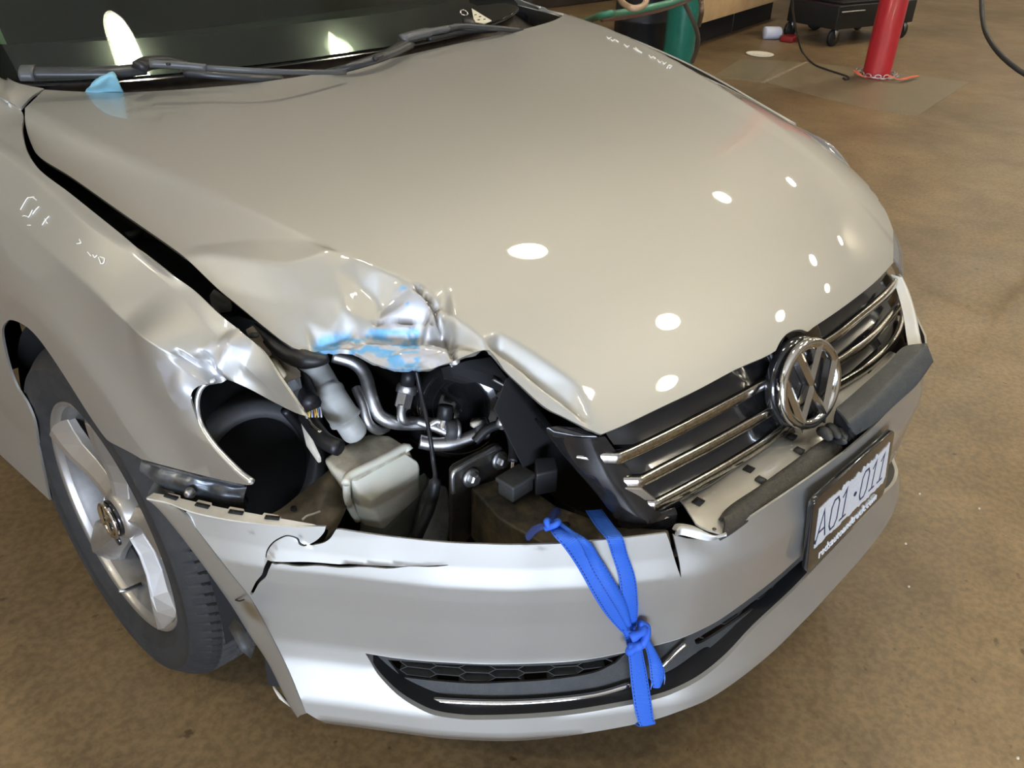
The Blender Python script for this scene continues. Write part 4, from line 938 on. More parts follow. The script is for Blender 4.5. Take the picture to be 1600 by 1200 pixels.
fitting(a, b_, [(0, 0), (.011, .001), (.012, .004), (.012, .022), (.009, .024)], MT['black'], 'valve_cap', 20)
fitting(a+(b_-a)*.55, b_, [(.0075, 0), (.0075, .016), (.0085, .017), (.0085, .02)], MT['alu'], 'valve_stem', 16)
for (x, y, z) in [(705, 672, .632), (750, 670, .63)]:
    p = un(x, y, z=z); d = np.array([.8, -.4, -.15]); MB().lathe(p, d, [(.012, -.012), (.0175, -.011), (.0175, .011), (.012, .012), (.0, .012)], 24).build('hose_clamp', MT['char'], bay)
    MB().lathe(p+d*.006, d, [(.0178, 0), (.0182, .001), (.0178, .004)], 24).build('clamp_band', MT['alu'], bay)
c = un(744, 661, z=.65); MB().box(c, (.018, .008, .006)).build('white_tag', MT['cream'], bay)
# dark fan / compressor drum behind the pipes
hc = un(785, 652, z=.66); m = MB(); m.lathe(hc+[0, .10, -.03], (-.3, -.8, .5), [(.0, .02), (.02, .02), (.03, .012), (.055, .012), (.062, .02), (.07, .02), (.08, .0), (.085, -.05)], 48); m.build('compressor_pulley', MT['gloss'], bay)
# black cable running down in front of the tank
MB().tube(cat([un(*p[:2], z=p[2]) for p in [(650, 578, .74), (657, 610, .71), (666, 650, .68), (673, 690, .65), (677, 720, .62), (680, 750, .60), (672, 790, .56), (655, 830, .52), (645, 855, .49)]], 60), np.r_[np.full(35, .0035), np.full(25, .009)], 10).build('black_cable', MT['black'], bay)
MB().tube(cat([un(*p[:2], z=p[2]) for p in [(742, 690, .625), (760, 672, .64), (780, 664, .645), (795, 672, .64), (802, 700, .625), (801, 722, .615)]], 50), .0075, 10).build('black_cable', MT['black'], bay)
for dx in (0, 2.5): MB().tube(cat([un(800+dx, 718, z=.617), un(799+dx*1.2, 735, z=.605), un(797+dx*2, 748, z=.595)], 10), .0013, 5).build('wire_strand', MT['cream'], bay)
# front crash bracket with two bolts and the bumper beam
pl = np.array([un(*p, y=.30) for p in [(706, 738), (712, 731), (775, 698), (783, 698), (790, 706), (808, 735), (780, 780), (720, 860), (706, 850)]])
bp_ = MB().hull8(pl, pl+[.004, .012, 0]).build('crash_plate', MT['steel'], bay, bevel=.003)
e = cat(np.array([un(*p, y=.298) for p in [(708, 770), (707, 745), (712, 735), (740, 718), (776, 699)]]), 24); MB().tube(e, .0035, 8).build('plate_edge', MT['alu'], bp_)
for (x, y) in [(735, 746), (780, 719)]:
    p = un(x, y, y=.297); ax = np.array([-.05, -1, .12]); b1 = MB().lathe(p, ax, [(.015, 0), (.015, .003), (.011, .005), (.0, .005)], 28).build('bolt_washer', MT['alu'], bp_)
    MB().lathe(p, ax, [(.0095, .004), (.0095, .013), (.007, .015), (0, .015)], 6).build('bolt_head', MT['alu'], bp_, smooth=False)
bt = P3([(735, 760, .575), (800, 740, .575), (870, 790, .575), (960, 822, .575), (1045, 826, .575), (1050, 850, .565), (950, 865, .565), (850, 850, .57), (780, 810, .572)])
mb_top = mat('dusty_black_beam', (.03, .028, .024), .55, .2, noise=(20, .9), col2=(.13, .10, .055), bump=(120, .2))
MB().hull8(bt, bt+[0, 0, -.10]).build('bumper_beam', mb_top, bay, bevel=.004)
for (x, y) in [(799, 783), (884, 820)]:
    p = un(x, y, z=.5765); MB().lathe(p, (0, 0, 1), [(0, .001), (.0065, .001), (.0065, 0)], 18).build('beam_hole', MT['dark'], bay)
# connector plug on the beam
p = un(806, 756, z=.60); m = MB(); m.box(p, (.045, .032, .03)); m.box(p+[0, 0, .012], (.052, .038, .008)); m.build('plug_connector', MT['char'], bay, bevel=.003, merge=0)
# air duct and slam panel behind the left end of the grille
a = np.array([un(*p, y=.24) for p in [(790, 590), (830, 640), (850, 668), (905, 735), (965, 808), (945, 815), (880, 790), (820, 740), (770, 640)]])
MB().hull8(a, a+[.03, .015, -.01]).build('air_duct', MT['dark'], bay, bevel=.004)
m = MB(); c = P3([(836, 715, .64), (868, 712, .64), (872, 735, .63), (838, 742, .63)]); m.hull8(c, c-[0, 0, .04]).build('duct_latch', MT['black'], bay, bevel=.003)
# bright folded metal under the hood lip
MB().tube(cat([un(*p[:2], z=p[2]) for p in [(786, 600, .70), (784, 620, .69), (788, 640, .68), (782, 655, .665), (785, 668, .65)]], 20), [.003+.003*(i % 3) for i in range(20)], 8).build('bent_bracket', MT['alu'], bay)
MB().tube(cat([un(*p[:2], z=p[2]) for p in [(770, 592, .72), (800, 610, .71), (825, 635, .70)]], 20), .003, 8).build('striker_rod', MT['alu'], bay)
u_ = P3([(700, 572, .735), (730, 562, .735), (768, 556, .735), (790, 585, .73), (822, 622, .72), (800, 612, .71), (768, 594, .705), (735, 598, .70), (705, 590, .70)])
MB().hull8(u_, u_-[0, -.02, .012]).build('hood_underside', MT['dark'], bay, bevel=.004)
# ---------------------------------------------------------------- grille
gr = empty('grille', (0, 0, 0), car)
def S_rows(y0, dz): pass
sl = {1: (.69, [(901, 712), (930, 714), (967, 715.5), (1000, 701), (1050, 677), (1125, 638), (1200, 597), (1212, 589)], [(1283, 540), (1310, 522), (1337, 500), (1369, 474), (1390, 455), (1405.5, 434)]),
      2: (.65, [(937, 751), (965, 752.5), (1001, 753), (1060, 722), (1125, 688), (1200, 645), (1217, 631)], [(1303, 569), (1325, 555), (1349, 539), (1370, 521), (1391, 497), (1411, 471)]),
      3: (.61, [(964, 786), (990, 788), (1026, 788.5), (1085, 757), (1150, 720), (1200, 688), (1233, 661)], [(1308, 603), (1330, 590), (1352, 576), (1372, 560), (1391, 541), (1404, 524), (1411, 503), (1411, 487)])}
def slat(pts, z, name, kink=None):
    p = np.array([un(x, y, z=z) for x, y in pts])
    if kink is not None: q = np.vstack([cat(p[:kink+1], 14)[:-1], cat(p[kink:], 46)])
    else: q = cat(p, 50)
    T = np.gradient(q, axis=0); T /= np.linalg.norm(T, axis=1)[:, None]; nn = np.stack([T[:, 1], -T[:, 0], 0*T[:, 0]], 1)
    n = len(q); s = np.ones(n)
    if kink is not None: s[:8] = np.linspace(.15, 1, 8)
    h = .0074*s[:, None]; up = np.array([0, 0, 1.0])
    G = [q-nn*.008+up*h*.7, q-nn*.004+up*h*1.0, q-nn*.000+up*h*.95, q+nn*.002+up*h*.7, q+nn*.0040-up*h*.9, q+nn*.0035-up*h*1.2, q+nn*.001-up*h*1.35, q-nn*.008-up*h*1.4]
    return MB().grid(np.array(G).transpose(1, 0, 2)).build(name, MT['dirtychrome'], gr), q, nn
slats = {}
for k, (z, l, r) in sl.items():
    o, q, nn = slat(l, z, 'chrome_slat', 2); slats[k] = q
    o, q, nn = slat(r, z, 'chrome_slat'); slats[-k] = q
# glossy black louvres behind and between the slats
xs = np.linspace(-.435, .45, 90)
def yline(z): return np.interp(xs, [-.47, -.41, -.3, -.1, 0, .1, .3, .47], np.array([.125, .07, .052, .042, .040, .042, .05, .085])+(z-.65)*.55)
def lv(z0, z1, name):
    y0 = yline(z0); y1 = yline(z1); R = []
    for t in np.linspace(0, 1, 9):
        R.append(np.stack([xs, y0*(1-t)+y1*t+.012+.020*math.sin(math.pi*t)**.8*(1 if t < .5 else .6)-.004*t, z0*(1-t)+z1*t+0*xs], 1))
    return MB().grid(np.array(R)).build(name, MT['gloss'], gr, solid=.003)
lv(.745, .69, 'louvre'); lv(.69, .65, 'louvre'); lv(.65, .61, 'louvre'); lv(.61, .598, 'louvre')
# vertical fins deep in the louvres
for i, x in enumerate(np.linspace(-.37, .40, 15)):
    break
    if abs(x) < .06: continue
    for z in (.71, .67, .63):
        y = float(np.interp(x, xs, yline(z))); MB().box((x, y+.018, z), (.003, .016, .026)).build('fin', MT['black'], gr)
MB().grid(np.array([np.stack([xs, yline(z)+.05, z+0*xs], 1) for z in (.75, .66, .56)])).build('grille_back', MT['dark'], gr)
# black surround behind the badge, rising into the notch of the hood
bc = np.array([0, .038, .648])
oc = cat([(-.085, .60), (-.088, .66), (-.075, .71), (-.05, .742), (-.02, .757), (.02, .757), (.05, .742), (.075, .71), (.088, .66), (.085, .60), (.06, .565), (-.06, .565)], 60, closed=True)
f_ = np.array([(x, .050+(z-.65)*.30, z) for x, z in oc]); MB().hull8(f_, f_+[0, .05, -.01]).build('badge_surround', MT['gloss'], gr, bevel=.005)
badge('badge', un(1265, 600, y=.014), (-.20, -1, .33), (0, 0, 1), .0755, gr, MT['gloss'])
# left end piece of the grille
E0 = [un(838, 667, z=.722), un(862, 670, z=.725), un(900, 672, z=.727), un(940, 680, z=.728), un(950, 692, z=.715), un(967, 711, z=.695)]
Ecol = np.array([un(852, 673, z=.715), un(905, 737, z=.665), un(938, 775, z=.63), un(962, 806, z=.60), un(966, 812, z=.595)])
Ecor = np.array([un(945, 682, z=.722), un(985, 735, z=.662), un(1012, 770, z=.625), un(1042, 800, z=.592), un(1048, 808, z=.587)])
mid = (cat(Ecol, 5)+cat(Ecor, 5))/2+[-.006, -.012, .002]
gx = MB().grid(loft([Ecol+[.01, .03, 0], Ecol, mid, Ecor], 40, 5)).build('corner_piece', MT['gloss'], gr, solid=.004)
# brownish reflection on the gloss black corner, painted as a patch between slats
c = P3([(937, 757, .645), (1000, 760, .645), (1022, 778, .618), (966, 779, .618)]); c = c+[-.002, -.006, .0]
MB().hull8(c, c+[.004, .008, 0]).build('reflection_patch', mat('painted_reflection_brown', (.20, .165, .12), .3, noise=(40, .4)), gr, bevel=.002)
c = P3([(852, 667, .728), (870, 664, .73), (905, 667, .728), (935, 681, .725), (900, 682, .72), (865, 676, .72)]); MB().hull8(c, c-[0, 0, .008]).build('torn_top_edge', MT['gloss'], gr, bevel=.002)
c = P3([(965, 803, .598), (1035, 797, .598), (1056, 790, .60), (1060, 803, .59), (1040, 812, .585), (985, 818, .585)]); MB().hull8(c, c-[0, 0, .02]).build('broken_lower_edge', MT['gloss'], gr, bevel=.003)
# right end: thin silver edge and bracket scraps between grille and fender
zs_ = (.70, .68, .66, .64, .63)
qa = cat([un(*p, z=z) for p, z in zip([(1407, 433), (1417, 459), (1427, 495), (1432, 527), (1436, 549)], zs_)], 20); qb = cat([un(*p, z=z) for p, z in zip([(1409, 430), (1421, 456), (1432, 492), (1438, 525), (1443, 547)], zs_)], 20)
MB().grid(np.array([qa+[0, .02, 0], qa, (qa+qb)/2+[-.002, -.003, 0], qb, qb+[.006, .02, -.01]])).build('silver_edge', mat('pale_silver_edge', (.55, .53, .47), .45, .2), gr, solid=.003)
q = cat([un(*p, z=z) for p, z in (((1408, 460), .665), ((1416, 495), .645), ((1422, 530), .63))], 12); MB().tube(q, .004, 8).build('side_seal', MT['black'], gr)
c = np.array([un(*p, z=.62) for p in [(1420, 514), (1430, 512), (1435, 535), (1420, 538)]]); MB().hull8(c, c+[.003, .01, 0]).build('cream_bracket', MT['cream'], gr)

# ---------------------------------------------------------------- bumper's centre: step plate, trim strips, foam
ctr = empty('bumper_step', (0, 0, 0), car)
pz = mat('dusty_silver_ledge', (.47, .45, .39), .42, .35, .5, .1, noise=(9, .5), col2=(.36, .33, .26))
f0 = P3([(1087, 818, .588), (1100, 826, .588), (1129, 834, .588), (1133, 808, .588), (1146, 788, .588), (1282, 690, .588), (1318, 662, .588), (1370, 610, .588)])
f1 = np.array([un(*p, z=.588) for p in [(1064, 782), (1070, 780), (1090, 769), (1130, 746), (1180, 717), (1245, 676), (1300, 635), (1350, 592)]])
f1[:, 2] = .632; f1 = P3([(1064, 782, .590), (1072, 778, .590), (1092, 767, .590), (1130, 745, .590), (1180, 716, .590), (1250, 671, .590), (1300, 638, .590), (1402, 560, .590)])
f1[-1] = un(1402, 556, z=.590)
G = loft([f0, f0*.5+f1*.5+[0, 0, .001], f1, f1+[0, .02, .004]], 60, 3, lin_u=True)
for R__ in G:
    for p__ in R__: p__[2] -= .022*math.exp(-((p__[0]-.0)/.08)**4)*(1 if p__[1] > -.02 else .4)
plate = MB().grid(G).build('step_plate', pz, ctr, solid=.003)
for (x, y) in [(1170, 733), (1237, 682), (1091, 784), (1354, 580)]:
    p = un(x, y, z=.5905); t = np.array([.96, -.05, 0]); MB().box(p, (.016, .014, .003), np.stack([[.99, .05, 0], [-.05, .99, 0], [0, 0, 1]], 1)).build('square_hole', MT['dark'], plate)
for (x, y) in [(1248, 706), (1188, 752)]:
    p = un(x, y, z=.588); MB().box(p, (.012, .014, .01)).build('clip_tab', MT['char'], plate)
p = un(1116, 827, z=.591); MB().lathe(p, (0, 0, 1), [(0, .001), (.003, .001), (.003, 0)], 12).build('rivet_hole', MT['rust'], plate)
# curled broken end of the plate
c = P3([(1050, 826, .604), (1058, 818, .608), (1085, 822, .610), (1112, 836, .606), (1130, 836, .606)]); d = P3([(1056, 838, .600), (1066, 836, .60), (1090, 842, .599), (1112, 845, .60), (1132, 838, .604)])
MB().grid(loft([c, (c+d)/2+[0, -.004, .006], d], 30, 4)).build('curled_end', MT['paint'], ctr, solid=.003)
# black trim strip left of the badge
s0 = P3([(1129, 808, .600), (1144, 789, .600), (1190, 758, .600), (1240, 722, .600), (1283, 690, .600), (1312, 676, .600)])
s1 = P3([(1131, 837, .590), (1150, 826, .590), (1200, 791, .590), (1255, 752, .590), (1300, 717, .590), (1322, 694, .590)])
st_ = mat('coarse_black_trim', (.022, .021, .02), .55, noise=(120, .8), col2=(.06, .05, .03), bump=(500, .3))
MB().grid(loft([s0+[0, .006, -.008], s0, s0*.6+s1*.4+[0, -.003, .004], s1, s1+[0, .004, -.012]], 40, 4)).build('trim_strip', st_, ctr, solid=.003)
# broken clips bunched below the badge
for (a, b_, r_) in [((1280, 672), (1298, 686), .010), ((1292, 665), (1312, 684), .009), ((1304, 667), (1322, 686), .008), ((1318, 660), (1328, 672), .006), ((1302, 688), (1322, 692), .007), ((1336, 668), (1346, 672), .006)]:
    p = un(*a, z=.590); q = un(*b_, z=.618); MB().tube(cat([p, (p+q)/2+[0, 0, .003], q], 8), np.array([.3, .8, 1, 1, 1, .9, .7, .3])*r_, 8).build('broken_clip', MT['char'], ctr)
# right charcoal absorber: flat top, rolled front
r0 = P3([(1306, 638, .634), (1350, 600, .636), (1386, 568, .638), (1412, 542, .638), (1446, 536, .635)])
r1 = P3([(1327, 662, .640), (1358, 636, .642), (1393, 600, .642), (1420, 572, .642), (1450, 541, .640)])
r2 = P3([(1334, 676, .620), (1364, 655, .620), (1402, 620, .620), (1432, 592, .620), (1458, 563, .618)])
r3 = P3([(1338, 680, .606), (1366, 662, .606), (1404, 628, .606), (1434, 600, .606), (1457, 567, .606)])
MB().grid(loft([r0, r0*.5+r1*.5+[0, 0, .002], r1, r2, r3], 50, 4)).build('foam_absorber', mat('charcoal_foam', (.045, .05, .05), .62, noise=(50, .5), col2=(.075, .08, .075), bump=(300, .25)), ctr, solid=.004)
c = P3([(1306, 638, .633), (1330, 664, .638), (1340, 682, .588), (1322, 690, .60), (1304, 660, .615)]); MB().hull8(c, c-[0, 0, .015]).build('absorber_end', MT['black'], ctr, bevel=.002)
c = P3([(1386, 543, .640), (1410, 540, .640), (1402, 566, .640), (1378, 572, .636), (1366, 572, .636)])
# silver body visible behind the absorber
# ---------------------------------------------------------------- licence plate in a dealer's frame
Q = np.array([un(1257, 897, y=-.088), un(1378, 771, y=-.088), un(1396, 668, y=-.088), un(1268, 782, y=-.088)])
def Lq(s, t, d=0.0): return (Q[0]*(1-s)*(1-t)+Q[1]*s*(1-t)+Q[2]*s*t+Q[3]*(1-s)*t)+np.array([0, -1, .05])*d
LP = empty('license_plate', (0, 0, 0), car)
def Lhull(poly, d0, d1, name, m, par, **k):
    a = np.array([Lq(x, y, d1) for x, y in poly]); b = np.array([Lq(x, y, d0) for x, y in poly])
    return MB().hull8(a, b).build(name, m, par, **k)
rr_ = [(.5+(x)*1.0, .5+y) for x, y in (lambda w, h, r: [(cx+r*.55*math.cos(math.radians(a)), cy+r*math.sin(math.radians(a))) for cx, cy, a0 in ((w/2-r*.55, h/2-r, 0), (-w/2+r*.55, h/2-r, 90), (-w/2+r*.55, -h/2+r, 180), (w/2-r*.55, -h/2+r, 270)) for a in range(a0, a0+91, 15)])(1, 1, .10)]
Lhull(rr_, -.006, .004, 'plate_frame', MT['gloss'], LP, bevel=.0015)
# white plate with rubbed-away edges
rng = random.Random(4); pol = []
def edge(a, b, n, amp):
    for i in range(n):
        t = i/n; pol.append((a[0]+(b[0]-a[0])*t, a[1]+(b[1]-a[1])*t+amp*(rng.random()-.5)))
edge((.055, .33), (.93, .26), 40, .035); edge((.93, .26), (.955, .34), 3, .0); edge((.955, .34), (.935, .86), 3, .0); edge((.935, .86), (.80, .83), 6, .02); edge((.80, .83), (.30, .83), 30, .06); edge((.30, .83), (.10, .86), 8, .02); edge((.07, .84), (.055, .33), 3, 0)
wm = mat('white_plate_face', (.60, .60, .59), .45, noise=(130, .35), col2=(.35, .36, .38))
Lhull(pol, .003, .0052, 'plate_face', wm, LP, smooth=False)
def text(body, name, fn, m, par, thick=.0012, size=1.0):
    cu = bpy.data.curves.new(name, 'FONT'); cu.body = body; cu.size = size; cu.resolution_u = 4; cu.extrude = .5; cu.offset = 0
    t = bpy.data.objects.new(name, cu); C.objects.link(t); dg = bpy.context.evaluated_depsgraph_get(); me = t.evaluated_get(dg).to_mesh()
    V = np.array([tuple(v.co) for v in me.vertices]); F = [tuple(p.vertices) for p in me.polygons]; t.evaluated_get(dg).to_mesh_clear(); bpy.data.objects.remove(t)
    lo, hi = V.min(0), V.max(0); V = (V-lo)/(hi-lo)
    return mesh(name, [fn(x, y, z) for x, y, z in V], F, m, par, smooth=False)
pb = mat('navy_plate_print', (.02, .025, .06), .5)
GL = {'A': [[(0, 0), (.5, 1), (1, 0)], [(.2, .33), (.8, .33)]], '0': [[(.0, .2), (.0, .8), (.25, 1), (.75, 1), (1, .8), (1, .2), (.75, 0), (.25, 0), (0, .2), (0, .3)]],
      '1': [[(.0, .80), (.5, 1), (.5, 0)], [(.0, 0), (1, 0)]]}
for a, b_, ch_ in [(.075, .185, 'A'), (.225, .315, '0'), (.355, .435, '1'), (.60, .69, '0'), (.735, .805, '1'), (.845, .915, '1')]:
    m = MB()
    for st_l in GL[ch_]: strip(m, [((a+(b_-a)*x-.02*(1-y))*1.9, .38+.38*y) for x, y in st_l], .026, lambda x, y, h: Lq(x/1.9, y, .0052+h*.06), .012)
    m.build('character', pb, LP, smooth=False)
dt = [(.515+.018*math.cos(t), .56+.03*math.sin(t)) for t in np.linspace(0, 2*math.pi, 14, endpoint=False)]; Lhull(dt, .005, .006, 'character', pb, LP, smooth=False)
wt = mat('white_frame_lettering', (.72, .72, .70), .5)
text('redsautoandtruck.com', 'frame_lettering', lambda x, y, z: Lq(.13+.74*x, .075+.125*y, .0038+.001*z), wt, LP)

# ---------------------------------------------------------------- lower grille
lg = empty('lower_grille', (0, 0, 0), car)
def Bo(off):
    def f(u, z):
        k = np.clip(u, 0, 1)*799; i = np.clip(k.astype(int), 0, 798); a = (k-i)[:, None]
        p = BPc[i]*(1-a)+BPc[i+1]*a; n = _ns[i]*(1-a)+_ns[i+1]*a; o = np.interp(z, [.2, .27, .33, .45], [.012, .010, -.002, 0])+off
        xy = p+n*o[:, None]; return np.stack([xy[:, 0], xy[:, 1], z], 1)
    return f
s2 = Surf(Bo(-.016), .02, .62, .2, .5, 700, 260)
iv = lambda l, per=5: s2.inv(cat(l, per=per))
ho = clean(open_uv, .004)
cen = np.array([.5, .34]); big = (ho-cen)*[1.006, 1.16]+cen
win1 = clean(np.vstack([iv([(606, 1031), (640, 1034), (700, 1038), (800, 1041), (900, 1037), (955, 1027), (978, 1020)]), iv([(962, 1036), (925, 1052), (860, 1062), (800, 1066), (740, 1068), (680, 1064), (627, 1058)])]), .003)
win2 = clean(iv([(650, 1093), (700, 1096), (800, 1099), (900, 1094), (960, 1081), (965, 1086), (900, 1103), (800, 1110), (700, 1107), (665, 1101), (650, 1093.5)])[:-1], .003)
win3 = clean(iv([(1032, 1055), (1060, 1040), (1100, 1012), (1107, 1018), (1070, 1048), (1040, 1062), (1032, 1055.5)])[:-1], .003)
win4 = clean(iv([(1085, 1000), (1130, 972), (1190, 930), (1262, 868), (1262, 880), (1200, 934), (1130, 984), (1092, 1006), (1085, 1000.5)])[:-1], .003)
pv, pf = trimmed(s2, clean(big, .003), [win1, win2, win3, win4], (.004, .008))
gp = mesh('grille_panel', Bo(-.016)(pv[:, 0], pv[:, 1]), pf, MT['char'], lg, solid=.004)
uu = np.linspace(.12, .88, 120)
MB().grid(np.array([Bo(-.055)(uu, np.full(120, z)) for z in np.linspace(.20, .50, 8)])).build('grille_cavity', MT['dark'], lg)
# honeycomb mesh
def hexes(poly, name):
    m = MB(); fo = Bo(-.022); fi = Bo(-.045); wx, hz = .0205, .0150
    u0, u1 = poly[:, 0].min(), poly[:, 0].max(); z0, z1 = poly[:, 1].min(), poly[:, 1].max(); done = set()
    bounds = (poly-poly.mean(0))*[1.01, 1.25]+poly.mean(0)
    for r in range(int((z1-z0)/hz)+3):
        for c in range(int((u1-u0)/wx/.8)+3):
            cu, cz = u0+c*wx*.8, z0+r*hz+(c % 2)*hz/2
            k = [(cu-wx*.5, cz), (cu-wx*.30, cz+hz*.5), (cu+wx*.30, cz+hz*.5), (cu+wx*.5, cz), (cu+wx*.30, cz-hz*.5), (cu-wx*.30, cz-hz*.5)]
            for i in range(6):
                a, b_ = k[i], k[(i+1) % 6]; key = tuple(sorted([(round(a[0], 4), round(a[1], 4)), (round(b_[0], 4), round(b_[1], 4))]))
                if key in done: continue
                mid = np.array([[(a[0]+b_[0])/2, (a[1]+b_[1])/2]])
                if not inpoly(mid, bounds)[0]: continue
                done.add(key); A = fo(np.array([a[0], b_[0]]), np.array([a[1], b_[1]])); B = fi(np.array([a[0], b_[0]]), np.array([a[1], b_[1]]))
                up = np.array([0, 0, .0009]); m.hull8([A[0]-up, A[1]-up, A[1]+up, A[0]+up], [B[0]-up, B[1]-up, B[1]+up, B[0]+up])
    m.build(name, MT['char'], lg, smooth=False)
hexes(win1, 'honeycomb_mesh'); hexes(win3, 'honeycomb_mesh'); hexes(win4, 'honeycomb_mesh')
def onS(f, S_, l, n=60): uv = S_.inv(cat(l, n)); return f(uv[:, 0], uv[:, 1])
q = onS(Bo(-.006), s2, [(623, 1080), (660, 1084), (720, 1088), (790, 1089.5), (860, 1086), (930, 1077), (982, 1062)])
MB().tube(q, np.r_[np.full(2, .0045), np.full(58, .0052)], 10).build('chrome_strip', MT['chrome'], lg)
q = onS(Bo(-.006), s2, [(1021, 1042), (1035, 1029), (1050, 1013), (1066, 998)], 20); MB().tube(q, .0042, 10).build('chrome_strip', MT['chrome'], lg)
# painted return of the opening's edge
e0 = bs.at(clean(open_uv, .003)); e1 = Bo(-.018)(clean(open_uv, .003)[:, 0], clean(open_uv, .003)[:, 1])
tp_ = (e0[:, 2] > .345)[:, None]; e1[:, 2] = e0[:, 2]+np.where(e0[:, 2] > .345, -.005, .002); em = np.where(tp_, e0*.25+e1*.75, e0*.8+e1*.2)
MB().grid(np.array([e0, em]), cv=True).build('opening_return', MT['paint'], bumper, solid=.0015, off=0)
MB().grid(np.array([em, e1+(e1-e0)*.2]), cv=True).build('opening_liner', MT['black'], bumper, solid=.0015, off=0)

# ---------------------------------------------------------------- blue ratchet strap tied round the bumper
def webmat():
    m = mat('blue_webbing', (0.025, .11, .50), .55, spec=.35); nt = m.node_tree; N = nt.nodes; L = nt.links; b = N['Principled BSDF']
    def A(n): a = N.new('ShaderNodeAttribute'); a.attribute_name = n; return a.outputs['Fac']
    def mth(op, a, c=0.0, d=None):
        x = N.new('ShaderNodeMath'); x.operation = op
        for i, v in enumerate((a, c)):
            if isinstance(v, (int, float)): x.inputs[i].default_value = v
            else: L.new(v, x.inputs[i])
        return x.outputs[0]
    ac = A('across'); al = A('along')
    ln = mth('LESS_THAN', mth('ABSOLUTE', mth('SUBTRACT', mth('ABSOLUTE', mth('SUBTRACT', ac, .5)), .40)), .022)
    da = mth('LESS_THAN', mth('FRACT', mth('MULTIPLY', al, 170.0)), .62)
    f = mth('MULTIPLY', ln, da)
    x = N.new('ShaderNodeMix'); x.data_type = 'RGBA'; L.new(f, x.inputs[0]); x.inputs[6].default_value = (.025, .11, .50, 1); x.inputs[7].default_value = (.004, .012, .09, 1)
    L.new(x.outputs[2], b.inputs['Base Color'])
    bp = N.new('ShaderNodeBump'); bp.inputs['Strength'].default_value = .35; bp.inputs['Distance'].default_value = .001
    L.new(mth('SINE', mth('MULTIPLY', al, 2400.0)), bp.inputs['Height']); L.new(bp.outputs['Normal'], b.inputs['Normal'])
    return m
MT['web'] = webmat()
strap = empty('tie_down_strap', tuple(bs.at(bs.inv([(1006, 1120)]))[0])); SO = -np.array(strap.location)
tag(strap, 'blue webbing strap tied and knotted around the cracked front bumper', 'strap')
s3 = Surf(lambda u, z: Bf(u, z)+np.stack([np.interp(u*799, np.arange(800), _ns[:, 0]), np.interp(u*799, np.arange(800), _ns[:, 1]), 0*u], 1)*.006, .15, .5, .14, .66, 500, 400)
def ribbon(L, R, name, n=70, bend=0.0, m_=7, tw=.0014):
    Lc = cat(L, n); Rc = cat(R, n); G = np.array([Lc+(Rc-Lc)*t+np.array([-.25, -.9, .35])*bend*math.sin(math.pi*t) for t in np.linspace(0, 1, m_)])
    mb = MB().grid(G); o = mb.build(name, MT['web'], strap, solid=tw, off=0)
    s = np.r_[0, np.cumsum(np.linalg.norm(np.diff((Lc+Rc)/2, axis=0), axis=1))]
    attr(o, 'across', np.repeat(np.linspace(0, 1, m_), n)); attr(o, 'along', np.tile(s, m_))
    for v in o.data.vertices: v.co = v.co+Vector(SO)
    return o
on = lambda l: s3.at(s3.inv(l))
tiltup = np.array([0, .0, .0])
La = np.vstack([[un(856, 819, z=.606)], [un(864, 836, z=.612)], on([(878, 851), (892, 870), (908, 896), (928, 932), (948, 962), (972, 988)])])
Ra = np.vstack([[un(868, 814, z=.606)], [un(890, 829, z=.614)], [un(912, 842, z=.616)], on([(934, 872), (954, 904), (972, 938), (980, 966), (984, 984)])])
ribbon(La, Ra, 'strap_band', bend=.003)
Lf = np.vstack([[un(866, 815, z=.613)], [un(885, 829, z=.619)], [un(901, 845, z=.620)], on([(912, 868), (922, 890), (940, 920), (962, 955), (978, 982)])])+[-.001, -.004, .001]
Rf = np.vstack([[un(873, 814, z=.613)], [un(892, 828, z=.621)], [un(918, 845, z=.620)], on([(936, 872), (956, 904), (974, 938), (982, 966), (986, 984)])])+[-.001, -.004, .001]
ribbon(Lf, Rf, 'strap_band', bend=.004)
Lb = np.vstack([[un(915, 798, z=.585)], [un(931, 823, z=.60)], [un(947, 842, z=.612)], on([(956, 868), (966, 900), (970, 932), (976, 958), (980, 980)])])
Rb = np.vstack([[un(940, 796, z=.585)], [un(959, 822, z=.60)], [un(973, 840, z=.612)], on([(981, 868), (992, 900), (996, 932), (996, 960), (992, 984)])])
ribbon(Lb, Rb, 'strap_band', bend=.002)
# knot
kn = on([(986, 985)])[0]+[-.004, -.010, .0]+SO
kp = [(-.018, -.004, .012), (-.004, -.012, .018), (.014, -.006, .010), (.012, -.004, -.010), (-.002, -.014, -.004), (-.014, -.006, -.016), (-.004, .0, -.026), (.010, -.004, -.022)]
MB().tube(cat(kn+np.array(kp), 60), [.0065+.0012*math.sin(i*.7) for i in range(60)], 10).build('knot', MT['blue'], strap)
kp = [(-.012, -.002, -.014), (.0, -.016, -.002), (.012, -.010, .014), (.004, -.002, .022)]
MB().tube(cat(kn+np.array(kp), 30), [.0065]*30, 10).build('knot', MT['blue'], strap)
Lc = on([(968, 982), (976, 1002), (980, 1030), (983, 1062), (988, 1100)]); Rc = on([(994, 984), (1000, 1010), (1006, 1040), (1011, 1068), (1016, 1100)])
eL = on([(993, 1122), (996, 1133)]); eR = on([(1018, 1118), (1019, 1129)])
Lc = np.vstack([Lc, eL, eL[-1:]+[.01, .05, -.02]]); Rc = np.vstack([Rc, eR, eR[-1:]+[.01, .05, -.02]])
ribbon(Lc+[0, -.003, 0], Rc+[0, -.003, 0], 'strap_band', bend=.001)
